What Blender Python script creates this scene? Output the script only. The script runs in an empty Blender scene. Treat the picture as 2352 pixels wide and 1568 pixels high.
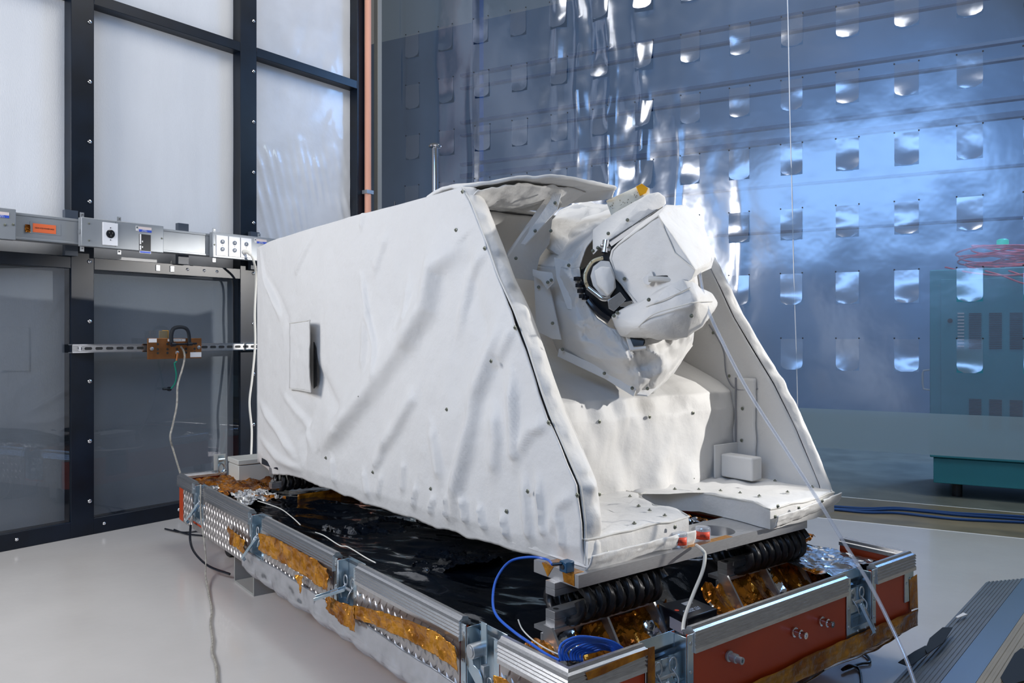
import bpy, bmesh, math, random
from mathutils import Vector, Matrix, noise as mn
R = math.radians
random.seed(7)
SC = bpy.context.scene
COL = SC.collection

# ---------------------------------------------------------------- camera
FPX, CU, HV = 1808.0, 1176.0, 770.0
cam_d = bpy.data.cameras.new('camera'); cam = bpy.data.objects.new('camera', cam_d); COL.objects.link(cam)
cam.location = (0, 0, 1.0); cam.rotation_euler = (R(90), 0, 0)
cam_d.sensor_width = 36.0; cam_d.lens = FPX * 36.0 / 2352.0
cam_d.shift_y = -(784 - HV) / 2352.0
cam_d.clip_start = 0.02
SC.camera = cam
SC.view_settings.view_transform = 'Standard'; SC.view_settings.look = 'None'
SC.view_settings.gamma = 1.0; SC.view_settings.use_curve_mapping = False
SC.view_settings.exposure = 0.0

# ---------------------------------------------------------------- world and lamps
w = bpy.data.worlds.new('world'); SC.world = w; w.use_nodes = True
bg = w.node_tree.nodes['Background']; bg.inputs[0].default_value = (0.36, 0.365, 0.37, 1); bg.inputs[1].default_value = 0.34

def area(name, loc, target, size, size_y, power, col):
    l = bpy.data.lights.new(name, 'AREA'); l.shape = 'RECTANGLE'; l.size = size; l.size_y = size_y
    l.energy = power; l.color = col
    o = bpy.data.objects.new(name, l); COL.objects.link(o); o.location = loc
    d = Vector(target) - Vector(loc); o.rotation_euler = d.to_track_quat('-Z', 'Y').to_euler()
    return o
def spot(name, loc, target, power, col, size=0.06, ang=70, blend=0.3):
    l = bpy.data.lights.new(name, 'SPOT'); l.energy = power; l.color = col
    l.shadow_soft_size = size; l.spot_size = R(ang); l.spot_blend = blend
    o = bpy.data.objects.new(name, l); COL.objects.link(o); o.location = loc
    d = Vector(target) - Vector(loc); o.rotation_euler = d.to_track_quat('-Z', 'Y').to_euler()
    return o
area('soft_fill_lamp', (-3.1, 1.25, 2.2), (-0.6, 2.9, 1.0), 1.0, 1.1, 80, (0.985, 0.985, 1.0))
spot('key_stand_lamp', (3.53, 2.11, 1.72), (0.40, 2.40, 0.88), 470, (1.0, 0.98, 0.95), 0.03, 22, 0.12)
spot('side_stand_lamp', (2.78, 3.83, 2.07), (-1.85, 4.3, 0.35), 640, (1.0, 0.97, 0.93), 0.03, 29, 0.35)
area('blue_backdrop_fill', (4.6, 6.3, 4.2), (2.4, 8.0, 1.6), 2.5, 1.0, 240, (0.30, 0.55, 1.0))  # added unseen blue fill that tints the far wall behind the curtain
area('cabinet_fill', (2.97, 4.26, 3.4), (3.0, 4.95, 0.9), 1.0, 0.25, 30, (0.95, 1.0, 0.95))  # unseen fill added above the gap to brighten the cabinet
area('curtain_glow_fill', (-1.4, -1.1, 3.05), (1.8, 4.4, 2.0), 3.2, 1.0, 55, (0.30, 0.55, 1.0))  # unseen blue source added so the vinyl picks up a blue glow
area('overhead_fill', (0.6, 3.2, 4.6), (0.4, 3.0, 0), 3.0, 2.0, 90, (1.0, 0.985, 0.96))  # soft overhead source added out of view to lift the top faces

# ---------------------------------------------------------------- frames
class Frame:
    def __init__(s, o, deg):
        s.o = Vector((o[0], o[1], 0)); s.a = R(deg); s.c = math.cos(s.a); s.s = math.sin(s.a)
    def W(s, p):
        return Vector((s.o.x + p[0]*s.c - p[1]*s.s, s.o.y + p[0]*s.s + p[1]*s.c, p[2]))
    def L(s, p):
        dx = p[0]-s.o.x; dy = p[1]-s.o.y
        return Vector((dx*s.c + dy*s.s, -dx*s.s + dy*s.c, p[2]))
    def px(s, u, v, x=None, y=None, z=None, d=None):       # where a sight line meets a plane of this frame
        k = (u-CU)/FPX
        if z is not None: d = (1-z)*FPX/(v-HV)
        elif x is not None: d = (x + s.o.x*s.c + s.o.y*s.s)/(k*s.c + s.s)
        elif y is not None: d = (y - s.o.x*s.s + s.o.y*s.c)/(-k*s.s + s.c)
        return s.L((k*d, d, 1-(v-HV)*d/FPX))
CR = Frame((.110, 1.540), 37.6)     # road case: x along the orange end, y along the long side
WL = Frame((-2.361, 3.63), 52.08)   # framed wall on the left: x along it, y behind it
CT = Frame((1.746, 4.5), -28.14)    # plastic curtain: x along it, y behind it
FL = Frame((0, 0), 0)

# ---------------------------------------------------------------- materials
def newmat(name):
    m = bpy.data.materials.new(name); m.use_nodes = True
    nt = m.node_tree; return m, nt, nt.nodes['Principled BSDF']
def mat(name, col, rough=0.5, metal=0.0, noise=0.0, nscale=8.0, bump=0.0, bscale=60.0, coat=0.0, spec=0.5,
        col2=None, alpha=1.0, trans=0.0, emit=None, estr=0.0, stretch=None, rvar=0.0, detail=4.0, ramp=(0.35, 0.65)):
    m, nt, b = newmat(name); N = nt.nodes; Lk = nt.links
    b.inputs['Base Color'].default_value = (*col, 1); b.inputs['Roughness'].default_value = rough
    b.inputs['Metallic'].default_value = metal; b.inputs['Specular IOR Level'].default_value = spec
    b.inputs['Coat Weight'].default_value = coat; b.inputs['Coat Roughness'].default_value = 0.06
    b.inputs['Alpha'].default_value = alpha; b.inputs['Transmission Weight'].default_value = trans
    if emit: b.inputs['Emission Color'].default_value = (*emit, 1); b.inputs['Emission Strength'].default_value = estr
    tc = N.new('ShaderNodeTexCoord'); mp = N.new('ShaderNodeMapping'); Lk.new(tc.outputs['Object'], mp.inputs[0])
    if stretch: mp.inputs['Scale'].default_value = stretch
    if col2 or noise:
        n = N.new('ShaderNodeTexNoise'); n.inputs['Scale'].default_value = nscale; n.inputs['Detail'].default_value = detail
        Lk.new(mp.outputs[0], n.inputs['Vector'])
        r = N.new('ShaderNodeValToRGB'); Lk.new(n.outputs['Fac'], r.inputs[0])
        r.color_ramp.elements[0].position = ramp[0]; r.color_ramp.elements[1].position = ramp[1]
        c2 = col2 or tuple(max(0, c*(1-noise)) for c in col)
        r.color_ramp.elements[0].color = (*c2, 1); r.color_ramp.elements[1].color = (*col, 1)
        Lk.new(r.outputs[0], b.inputs['Base Color'])
        if rvar:
            mr = N.new('ShaderNodeMapRange'); Lk.new(n.outputs['Fac'], mr.inputs[0])
            mr.inputs[3].default_value = max(0.02, rough-rvar); mr.inputs[4].default_value = rough+rvar
            Lk.new(mr.outputs[0], b.inputs['Roughness'])
    if bump:
        n2 = N.new('ShaderNodeTexNoise'); n2.inputs['Scale'].default_value = bscale; n2.inputs['Detail'].default_value = 5
        Lk.new(mp.outputs[0], n2.inputs['Vector'])
        bp = N.new('ShaderNodeBump'); bp.inputs['Strength'].default_value = bump; bp.inputs['Distance'].default_value = 0.01
        Lk.new(n2.outputs['Fac'], bp.inputs['Height']); Lk.new(bp.outputs[0], b.inputs['Normal'])
    return m
M = {}
M['floor'] = mat('floor_epoxy', (0.56, 0.535, 0.51), 0.22, noise=0.06, nscale=3, bump=0.04, bscale=30, coat=0.2)
M['mat_brown'] = mat('brown_floor_strip', (0.20, 0.165, 0.10), 0.45, noise=0.25, nscale=5)
M['concrete'] = mat('dark_concrete', (0.16, 0.165, 0.14), 0.5, noise=0.3, nscale=4)
M['navy'] = mat('navy_painted_steel', (0.004, 0.010, 0.022), 0.34, noise=0.5, nscale=6, spec=0.4)
M['jamb'] = mat('dark_grey_jamb', (0.05, 0.065, 0.09), 0.45)
M['film'] = mat('white_sheeting', (0.80, 0.81, 0.83), 0.55, noise=0.05, nscale=2.5, bump=0.15, bscale=120, stretch=(3, 3, 0.6))
M['film_wr'] = mat('white_plastic_film', (0.78, 0.79, 0.82), 0.3, noise=0.10, nscale=5, bump=0.25, bscale=9, coat=0.3)
M['steel'] = mat('brushed_zinc', (0.50, 0.52, 0.54), 0.38, 0.75, noise=0.2, nscale=10, stretch=(1, 1, 4))
M['greysteel'] = mat('grey_enamel', (0.33, 0.35, 0.37), 0.42, 0.35, noise=0.12, nscale=6)
M['greysteel_d'] = mat('grey_enamel_edge', (0.10, 0.11, 0.125), 0.5)
M['alu'] = mat('bare_aluminium', (0.66, 0.66, 0.67), 0.27, 0.9, noise=0.22, nscale=40, stretch=(1, 12, 12), bump=0.05, bscale=200)
M['alu_plate'] = mat('machined_aluminium', (0.60, 0.60, 0.61), 0.36, 0.8, noise=0.15, nscale=60, stretch=(1, 14, 14), bump=0.08, bscale=150)
M['zinc'] = mat('zinc_plated_latch', (0.62, 0.70, 0.76), 0.2, 0.9, col2=(0.40, 0.52, 0.60), nscale=14)
M['tread'] = mat('aluminium_tread_plate', (0.50, 0.47, 0.46), 0.33, 0.8, noise=0.15, nscale=30, bump=0.06, bscale=220)
M['orange'] = mat('orange_laminate', (0.50, 0.055, 0.009), 0.42, noise=0.12, nscale=5, bump=0.05, bscale=300)
M['kapton'] = mat('amber_polyimide_foil', (0.62, 0.22, 0.015), 0.14, 0.7, col2=(0.10, 0.022, 0.002), nscale=16, detail=6, bump=0.4, bscale=26)
M['kapton_tape'] = mat('amber_polyimide_tape', (0.58, 0.25, 0.022), 0.2, 0.5, col2=(0.26, 0.085, 0.006), nscale=13, bump=0.6, bscale=30, ramp=(.4, .6))
M['silver'] = mat('silver_foil', (0.82, 0.83, 0.84), 0.14, 0.95, noise=0.3, nscale=10, bump=0.45, bscale=14)
M['blackfilm'] = mat('black_glossy_film', (0.006, 0.010, 0.018), 0.10, 0.0, noise=0.5, nscale=3, bump=0.6, bscale=12, coat=0.8)
M['rubber'] = mat('black_rubber', (0.012, 0.012, 0.014), 0.5)
M['blackplastic'] = mat('black_plastic', (0.010, 0.012, 0.018), 0.25)
M['rope'] = mat('dark_wire_rope', (0.035, 0.034, 0.036), 0.38, 0.4)
M['copper'] = mat('tarnished_copper', (0.46, 0.18, 0.06), 0.4, 0.7, col2=(0.20, 0.085, 0.03), nscale=7)
M['pipe'] = mat('pink_copper_pipe', (0.86, 0.42, 0.29), 0.5, noise=0.12, nscale=4, stretch=(1, 1, .3))
M['greypost'] = mat('grey_post', (0.30, 0.30, 0.28), 0.6)
M['chrome'] = mat('polished_chrome', (0.75, 0.76, 0.8), 0.08, 1.0)
M['whiteplate'] = mat('white_nylon', (0.88, 0.88, 0.90), 0.3)
M['ivory'] = mat('ivory_cable', (0.70, 0.68, 0.62), 0.4)
M['beige'] = mat('beige_cable', (0.38, 0.355, 0.31), 0.6, noise=0.45, nscale=60)
M['beigebox'] = mat('beige_enclosure', (0.56, 0.56, 0.52), 0.4)
M['outletgrey'] = mat('grey_receptacle', (0.22, 0.25, 0.30), 0.4)
M['blue'] = mat('blue_cable', (0.015, 0.11, 0.55), 0.35)
M['darkblue'] = mat('dark_blue_cable', (0.01, 0.06, 0.22), 0.45)
M['sensor'] = mat('blue_sensor_cube', (0.01, 0.06, 0.13), 0.3)
M['green'] = mat('green_wire', (0.0, 0.20, 0.13), 0.4)
M['redcable'] = mat('red_cable', (0.75, 0.05, 0.07), 0.4)
M['label_o'] = mat('orange_label', (0.90, 0.17, 0.05), 0.5)
M['label_r'] = mat('red_label', (0.95, 0.10, 0.045), 0.5)
M['label_w'] = mat('white_label', (0.80, 0.78, 0.77), 0.5)
M['label_p'] = mat('pale_pink_label', (0.80, 0.68, 0.64), 0.5)
M['label_b'] = mat('blue_label', (0.03, 0.09, 0.55), 0.5)
M['ink'] = mat('black_ink', (0.02, 0.02, 0.02), 0.6)
M['inkw'] = mat('white_ink', (0.75, 0.78, 0.85), 0.6)
M['yellow'] = mat('yellow_tape', (0.75, 0.36, 0.01), 0.35)
M['teal'] = mat('teal_cabinet_paint', (0.06, 0.34, 0.40), 0.35, noise=0.1, nscale=2)
M['teal_d'] = mat('dark_louvre', (0.004, 0.03, 0.05), 0.5)
M['beam'] = mat('blue_steel_beam', (0.01, 0.05, 0.16), 0.5)
M['farwall'] = mat('far_wall_panel', (0.30, 0.36, 0.44), 0.7, noise=0.3, nscale=0.8)
M['ramp'] = mat('ribbed_ramp_aluminium', (0.30, 0.31, 0.32), 0.4, 0.7, noise=0.12, nscale=10)
M['ramp_b'] = mat('smooth_ramp_aluminium', (0.25, 0.31, 0.38), 0.35, 0.7)
M['ramp_t'] = mat('tan_ramp_tread', (0.29, 0.255, 0.20), 0.6, noise=0.12, nscale=8)
M['blacktape'] = mat('black_tape', (0.012, 0.015, 0.020), 0.65, spec=0.3)
M['darkgap'] = mat('dark_recess', (0.006, 0.008, 0.012), 0.4)
M['bracketgold'] = mat('gold_speckled_blanket', (0.72, 0.62, 0.42), 0.35, 0.5, col2=(0.15, 0.11, 0.05), nscale=120, ramp=(.36, .42))
M['mli'] = mat('cream_perforated_blanket', (0.86, 0.80, 0.66), 0.45, 0.0)
M['tabink'] = mat('grey_ink', (0.25, 0.25, 0.27), 0.6)

def cloth_mat():
    m, nt, b = newmat('white_beta_cloth'); N = nt.nodes; Lk = nt.links
    b.inputs['Roughness'].default_value = 0.55; b.inputs['Sheen Weight'].default_value = 0.15
    b.inputs['Specular IOR Level'].default_value = 0.3
    tc = N.new('ShaderNodeTexCoord')
    n = N.new('ShaderNodeTexNoise'); n.inputs['Scale'].default_value = 2.2; Lk.new(tc.outputs['Object'], n.inputs['Vector'])
    r = N.new('ShaderNodeValToRGB'); r.color_ramp.elements[0].color = (0.66, 0.645, 0.625, 1); r.color_ramp.elements[1].color = (0.70, 0.685, 0.665, 1)
    Lk.new(n.outputs['Fac'], r.inputs[0]); Lk.new(r.outputs[0], b.inputs['Base Color'])
    n2 = N.new('ShaderNodeTexNoise'); n2.inputs['Scale'].default_value = 14; n2.inputs['Detail'].default_value = 5; Lk.new(tc.outputs['Object'], n2.inputs['Vector'])
    n3 = N.new('ShaderNodeTexNoise'); n3.inputs['Scale'].default_value = 420; Lk.new(tc.outputs['Object'], n3.inputs['Vector'])
    b1 = N.new('ShaderNodeBump'); b1.inputs['Strength'].default_value = 0.32; b1.inputs['Distance'].default_value = 0.02; Lk.new(n2.outputs['Fac'], b1.inputs['Height'])
    b2 = N.new('ShaderNodeBump'); b2.inputs['Strength'].default_value = 0.10; b2.inputs['Distance'].default_value = 0.002
    Lk.new(n3.outputs['Fac'], b2.inputs['Height']); Lk.new(b1.outputs[0], b2.inputs['Normal']); Lk.new(b2.outputs[0], b.inputs['Normal'])
    return m
M['cloth'] = cloth_mat()
M['seam'] = mat('cloth_binding', (0.62, 0.60, 0.56), 0.6)
M['snap'] = mat('snap_metal', (0.20, 0.21, 0.17), 0.4, 0.6)

def plastic_mat(name, tint, t_amt, g_amt, d_col, grough, bump):
    m = bpy.data.materials.new(name); m.use_nodes = True; nt = m.node_tree; N = nt.nodes; Lk = nt.links
    for n in list(N): N.remove(n)
    out = N.new('ShaderNodeOutputMaterial')
    tr = N.new('ShaderNodeBsdfTransparent'); tr.inputs[0].default_value = (*tint, 1)
    gl = N.new('ShaderNodeBsdfGlossy'); gl.inputs['Roughness'].default_value = grough; gl.inputs[0].default_value = (0.9, 0.93, 1, 1)
    df = N.new('ShaderNodeBsdfDiffuse'); df.inputs[0].default_value = (*d_col, 1)
    tc = N.new('ShaderNodeTexCoord')
    n = N.new('ShaderNodeTexNoise'); n.inputs['Scale'].default_value = 5; n.inputs['Detail'].default_value = 3; Lk.new(tc.outputs['Object'], n.inputs['Vector'])
    bp = N.new('ShaderNodeBump'); bp.inputs['Strength'].default_value = bump; bp.inputs['Distance'].default_value = 0.03
    Lk.new(n.outputs['Fac'], bp.inputs['Height']); Lk.new(bp.outputs[0], gl.inputs['Normal'])
    m1 = N.new('ShaderNodeMixShader'); m1.inputs[0].default_value = t_amt; Lk.new(df.outputs[0], m1.inputs[1]); Lk.new(tr.outputs[0], m1.inputs[2])
    m2 = N.new('ShaderNodeMixShader'); m2.inputs[0].default_value = g_amt
    Lk.new(m1.outputs[0], m2.inputs[1]); Lk.new(gl.outputs[0], m2.inputs[2]); Lk.new(m2.outputs[0], out.inputs[0])
    return m
M['curtain'] = plastic_mat('blue_clear_vinyl', (0.62, 0.80, 0.95), 0.72, 0.22, (0.10, 0.17, 0.30), 0.21, 0.12)
M['flap'] = plastic_mat('clear_vinyl_flap', (0.70, 0.84, 0.95), 0.66, 0.30, (0.12, 0.18, 0.30), 0.20, 0.15)
M['clearfilm'] = plastic_mat('silvery_wrap_film', (0.86, 0.86, 0.87), 0.62, 0.50, (0.50, 0.49, 0.48), 0.14, 0.9)
M['hem'] = plastic_mat('cloudy_vinyl_hem', (0.55, 0.72, 0.80), 0.45, 0.08, (0.36, 0.50, 0.56), 0.3, 0.0)
M['shade_pane'] = plastic_mat('shade_tinted_glass', (0.65, 0.67, 0.69), 0.99, 0.05, (0.02, 0.03, 0.04), 0.0, 0.0)  # grey tint darkens the lower bays, standing in for shade on them
M['glass'] = plastic_mat('clear_pane', (0.96, 0.98, 1.0), 0.98, 0.04, (0.3, 0.3, 0.3), 0.0, 0.0)
M['tube'] = plastic_mat('clear_tubing', (0.92, 0.95, 1.0), 0.75, 0.15, (0.75, 0.78, 0.85), 0.1, 0.0)
M['jar'] = plastic_mat('clear_jar', (0.95, 0.97, 1.0), 0.8, 0.22, (0.7, 0.72, 0.75), 0.03, 0.0)
M['jadegreen'] = mat('green_indicator_light', (0.0, 0.25, 0.18), 0.3, emit=(0.0, 0.9, 0.55), estr=0.6)

# ---------------------------------------------------------------- mesh builder
class MB:
    def __init__(s): s.v = []; s.f = []; s.m = []; s.T = None; s.mi = 0
    def add(s, vs, fs, mi=None):
        b = len(s.v); mi = s.mi if mi is None else mi
        for p in vs: s.v.append(tuple(s.T(p)) if s.T else tuple(p))
        for f in fs: s.f.append([b+i for i in f]); s.m.append(mi)
        return s
    def box(s, x0, x1, y0, y1, z0, z1, mi=None):
        x0, x1 = min(x0, x1), max(x0, x1); y0, y1 = min(y0, y1), max(y0, y1); z0, z1 = min(z0, z1), max(z0, z1)
        vs = [(x, y, z) for z in (z0, z1) for y in (y0, y1) for x in (x0, x1)]
        return s.add(vs, [(0, 2, 3, 1), (4, 5, 7, 6), (0, 1, 5, 4), (2, 6, 7, 3), (0, 4, 6, 2), (1, 3, 7, 5)], mi)
    def cyl(s, p0, p1, r, n=12, r2=None, mi=None):
        p0 = Vector(p0); p1 = Vector(p1); r2 = r if r2 is None else r2
        d = (p1-p0).normalized(); a = d.orthogonal().normalized(); b = d.cross(a)
        vs = []
        for p, rr in ((p0, r), (p1, r2)):
            for i in range(n):
                t = 2*math.pi*i/n; vs.append(p + a*math.cos(t)*rr + b*math.sin(t)*rr)
        fs = [(i, (i+1) % n, n+(i+1) % n, n+i) for i in range(n)]
        fs += [tuple(range(n-1, -1, -1)), tuple(range(n, 2*n))]
        return s.add(vs, fs, mi)
    def tube(s, pts, r, n=8, closed=False, lobes=0, twist=0.0, lob=0.2, flat=None, mi=None, taper=None):
        pts = [Vector(p) for p in pts]; k = len(pts); vs = []; fs = []
        tan = []
        for i in range(k):
            a = pts[(i-1) % k] if (closed or i > 0) else pts[0]; b = pts[(i+1) % k] if (closed or i < k-1) else pts[-1]
            t = (b-a); tan.append(t.normalized() if t.length > 1e-9 else Vector((0, 0, 1)))
        up = tan[0].orthogonal().normalized(); L = 0
        for i in range(k):
            t = tan[i]; up = (up - t*up.dot(t)); up = up.normalized() if up.length > 1e-6 else t.orthogonal().normalized()
            bn = t.cross(up)
            if i: L += (pts[i]-pts[i-1]).length
            rr = r*(taper(i/(k-1)) if taper else 1)
            for j in range(n):
                a = 2*math.pi*j/n; q = rr
                if lobes: q = rr*(1 + lob*(math.cos(lobes*(a - twist*L))-1)*0.5)
                if flat: vs.append(pts[i] + up*math.cos(a)*q*flat + bn*math.sin(a)*q)
                else: vs.append(pts[i] + up*math.cos(a)*q + bn*math.sin(a)*q)
        m = k if closed else k-1
        for i in range(m):
            for j in range(n):
                a = i*n+j; b = i*n+(j+1) % n; c = ((i+1) % k)*n+(j+1) % n; d = ((i+1) % k)*n+j
                fs.append((a, b, c, d))
        if not closed: fs += [tuple(range(n-1, -1, -1)), tuple(range((k-1)*n, k*n))]
        return s.add(vs, fs, mi)
    def grid(s, nu, nv, fn, mi=None):
        vs = [fn(i/nu, j/nv) for j in range(nv+1) for i in range(nu+1)]
        fs = [(j*(nu+1)+i, j*(nu+1)+i+1, (j+1)*(nu+1)+i+1, (j+1)*(nu+1)+i) for j in range(nv) for i in range(nu)]
        return s.add(vs, fs, mi)
    def prism(s, poly, off, mi=None):
        n = len(poly); off = Vector(off); a = [Vector(p) for p in poly]; b = [p+off for p in a]
        fs = [tuple(range(n-1, -1, -1)), tuple(range(n, 2*n))] + [(i, (i+1) % n, n+(i+1) % n, n+i) for i in range(n)]
        return s.add(a+b, fs, mi)
    def lathe(s, prof, c, ax=(0, 0, 1), n=16, mi=None):
        c = Vector(c); ax = Vector(ax).normalized(); a = ax.orthogonal().normalized(); b = ax.cross(a)
        vs = [c + ax*h + (a*math.cos(2*math.pi*i/n) + b*math.sin(2*math.pi*i/n))*r for r, h in prof for i in range(n)]
        k = len(prof)
        fs = [(j*n+i, j*n+(i+1) % n, (j+1)*n+(i+1) % n, (j+1)*n+i) for j in range(k-1) for i in range(n)]
        fs += [tuple(range(n-1, -1, -1)), tuple(range((k-1)*n, k*n))]
        return s.add(vs, fs, mi)

def recalc(me):
    bm = bmesh.new(); bm.from_mesh(me); bmesh.ops.recalc_face_normals(bm, faces=bm.faces); bm.to_mesh(me); bm.free()
def mkobj(name, mb, mats, frame, base, smooth=35, bevel=0, thick=0, sub=0, rc=True):
    base = Vector(base)
    me = bpy.data.meshes.new(name)
    me.from_pydata([tuple(Vector(v)-base) for v in mb.v], [], mb.f)
    if not isinstance(mats, (list, tuple)): mats = [mats]
    for m_ in mats: me.materials.append(M[m_])
    me.polygons.foreach_set('material_index', mb.m)
    if rc: recalc(me)
    me.polygons.foreach_set('use_smooth', [True]*len(me.polygons))
    me.set_sharp_from_angle(angle=R(smooth)); me.update()
    o = bpy.data.objects.new(name, me); COL.objects.link(o)
    if thick:
        md = o.modifiers.new('solid', 'SOLIDIFY'); md.thickness = thick; md.offset = 0
    if bevel:
        md = o.modifiers.new('bevel', 'BEVEL'); md.width = bevel; md.segments = 2; md.limit_method = 'ANGLE'; md.angle_limit = R(40)
    if sub:
        md = o.modifiers.new('sub', 'SUBSURF'); md.levels = sub; md.render_levels = sub
    return o
def tag(o, label=None, cat=None, group=None, kind=None):
    if label: o['label'] = label
    if cat: o['category'] = cat
    if group: o['group'] = group
    if kind: o['kind'] = kind
    return o
BASE = {}
def thing(name, label, cat, frame, base, group=None):
    o = bpy.data.objects.new(name, None); COL.objects.link(o)
    o.empty_display_size = 0.05
    o.location = frame.W(base); o.rotation_euler = (0, 0, frame.a)
    BASE[o.name] = (frame, Vector(base))
    return tag(o, label, cat, group)
def part(name, mb, mats, root, label=None, under=None, **kw):
    fr, b = BASE[root.name]
    o = mkobj(name, mb, mats, fr, b, **kw); o.parent = under or root
    if label: o['label'] = label
    return o
def single(name, mb, mats, frame, base, label=None, cat=None, group=None, kind=None, **kw):
    o = mkobj(name, mb, mats, frame, base, **kw)
    o.location = frame.W(base); o.rotation_euler = (0, 0, frame.a)
    BASE[o.name] = (frame, Vector(base))
    return tag(o, label, cat, group, kind)
def text(name, s, size, origin, xax, yax, m, root, under=None, sx=1.0):
    cu = bpy.data.curves.new(name, 'FONT'); cu.body = s; cu.size = size; cu.align_x = 'CENTER'; cu.align_y = 'CENTER'; cu.extrude = 0.0004
    t = bpy.data.objects.new('t', cu); COL.objects.link(t)
    bpy.context.view_layer.update()
    me = bpy.data.meshes.new_from_object(t.evaluated_get(bpy.context.evaluated_depsgraph_get()))
    bpy.data.objects.remove(t)
    X = Vector(xax).normalized(); Y = Vector(yax).normalized(); Z = X.cross(Y); O = Vector(origin) - BASE[root.name][1]
    for v in me.vertices: v.co = O + X*v.co.x*sx + Y*v.co.y + Z*v.co.z
    me.materials.clear(); me.materials.append(M[m])
    o = bpy.data.objects.new(name, me); COL.objects.link(o); o.parent = under or root
    return o
def spath(pts, n=8):
    P = [Vector(p) for p in pts]; out = []
    for i in range(len(P)-1):
        p0 = P[max(i-1, 0)]; p1 = P[i]; p2 = P[i+1]; p3 = P[min(i+2, len(P)-1)]
        for j in range(n):
            t = j/n
            out.append(0.5*((2*p1) + (p2-p0)*t + (2*p0-5*p1+4*p2-p3)*t*t + (3*p1-p0-3*p2+p3)*t**3))
    out.append(P[-1]); return out
def fbm(x, y, z=0.0, o=3):
    a = 0; s = 1; k = 1
    for _ in range(o): a += s*mn.noise(Vector((x*k, y*k, z*k+3.3))); s *= .5; k *= 2.03
    return a
def ridge(x, y, z=0.0, o=3):
    a = 0; s = 1; k = 1
    for _ in range(o): a += s*(1-2*abs(mn.noise(Vector((x*k+5.1, y*k, z*k+1.7))))); s *= .55; k *= 1.9
    return a
def segdist(p, a, b):
    ax, ay = a; bx, by = b; px_, py_ = p
    dx, dy = bx-ax, by-ay; L = dx*dx+dy*dy
    t = 0 if L == 0 else max(0, min(1, ((px_-ax)*dx+(py_-ay)*dy)/L))
    qx, qy = ax+dx*t, ay+dy*t
    side = (px_-ax)*dy-(py_-ay)*dx
    return math.hypot(px_-qx, py_-qy), (1 if side > 0 else -1), t
# ================================================================ SETTING
mb = MB()
def fq(x0, x1, y0, y1, mi):
    mb.add([(x0, y0, 0), (x1, y0, 0), (x1, y1, 0), (x0, y1, 0)], [(0, 1, 2, 3)], mi)
fq(-9, 9, -10, -.195, 0); fq(-9, 9, -.195, -.18, 3); fq(-9, 9, -.18, .47, 1); fq(-9, 9, .47, .485, 3); fq(-9, 9, .485, 7, 2)
single('floor', mb, ['floor', 'mat_brown', 'concrete', 'label_w'], CT, (0, 0, 0), kind='structure')
mb = MB(); mb.box(-9, 9, 6.0, 6.1, 0, 6)
single('wall_back', mb, 'farwall', CT, (0, 6, 0), kind='structure')

# framed wall: posts, rails, bolts
PX = [(-2.51, -2.40), (-1.57, -1.46), (-.63, -.52), (.31, .42), (1.25, 1.36), (2.14, 2.205)]
mb = MB()
for a, b in PX: mb.box(a, b, 0, .10, 0, 4.4)
for i in range(5):
    a = PX[i][1]; b = PX[i+1][0]
    for z0, z1 in ((0, .08), (1.33, 1.39), (2.665, 2.72), (4.0, 4.06)): mb.box(a, b, 0, .078, z0, z1)
mb.box(-2.51, 2.205, .10, .14, 0, 4.4, 1)
for a, b in PX[1:]:
    for k in range(13):
        z = .17+k*.30
        if b < 2.2: mb.lathe([(.011, 0), (.010, -.005), (.004, -.008)], (b-.022, 0, z), (0, 1, 0), 10, 2)
for k in range(5): mb.lathe([(.010, 0), (.004, -.007)], (.87+(k-2)*.40, 0, .045), (0, 1, 0), 8, 2)
for x in (.92, 1.02, 1.10): mb.lathe([(.010, 0), (.004, -.007)], (x, 0, 1.365), (0, 1, 0), 8, 2)
for x in (.75, .83): mb.box(x-.012, x+.012, -.004, 0, 1.345, 1.378, 3)
single('wall_left', mb, ['navy', 'jamb', 'chrome', 'steel'], WL, (0, 0, 0), kind='structure', bevel=.002)
wn = 1
def wrinkle(x, z):
    # plastic film hanging slack in the last bay: fans of slanting pulls near the bottom
    t = max(0, min(1, (2.3-z)/.7))
    return .006*t*math.sin((x*1.0+(z-1.4)*.28)*95+2*math.sin(x*7))*(.4+.6*abs(math.sin(x*9+1))) + .006*fbm(x*4, z*4)
for i in range(5):
    a = PX[i][1]; b = PX[i+1][0]
    for (z0, z1, low) in ((.08, 1.33, 1), (1.39, 2.665, 0), (2.72, 4.0, 0)):
        r = thing('window_%d' % wn, None, None, WL, ((a+b)/2, .05, z0)); tag(r, kind='structure'); wn += 1
        mb = MB()
        wr = (i == 4 and not low)
        mb.grid(90 if wr else 20, 60 if wr else 20, lambda u, v: (a+(b-a)*u, .074+(min(0, -wrinkle(a+(b-a)*u, z0+(z1-z0)*v)) if wr else .003*fbm(u*3+i, v*3)), z0+(z1-z0)*v))
        f = part('sheeting', mb, 'film_wr' if wr else 'film', r, rc=False)
        if low:
            mb = MB(); mb.box(a+.001, b-.001, .010, .014, z0+.001, z1-.001); part('pane', mb, 'shade_pane', r)
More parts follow.
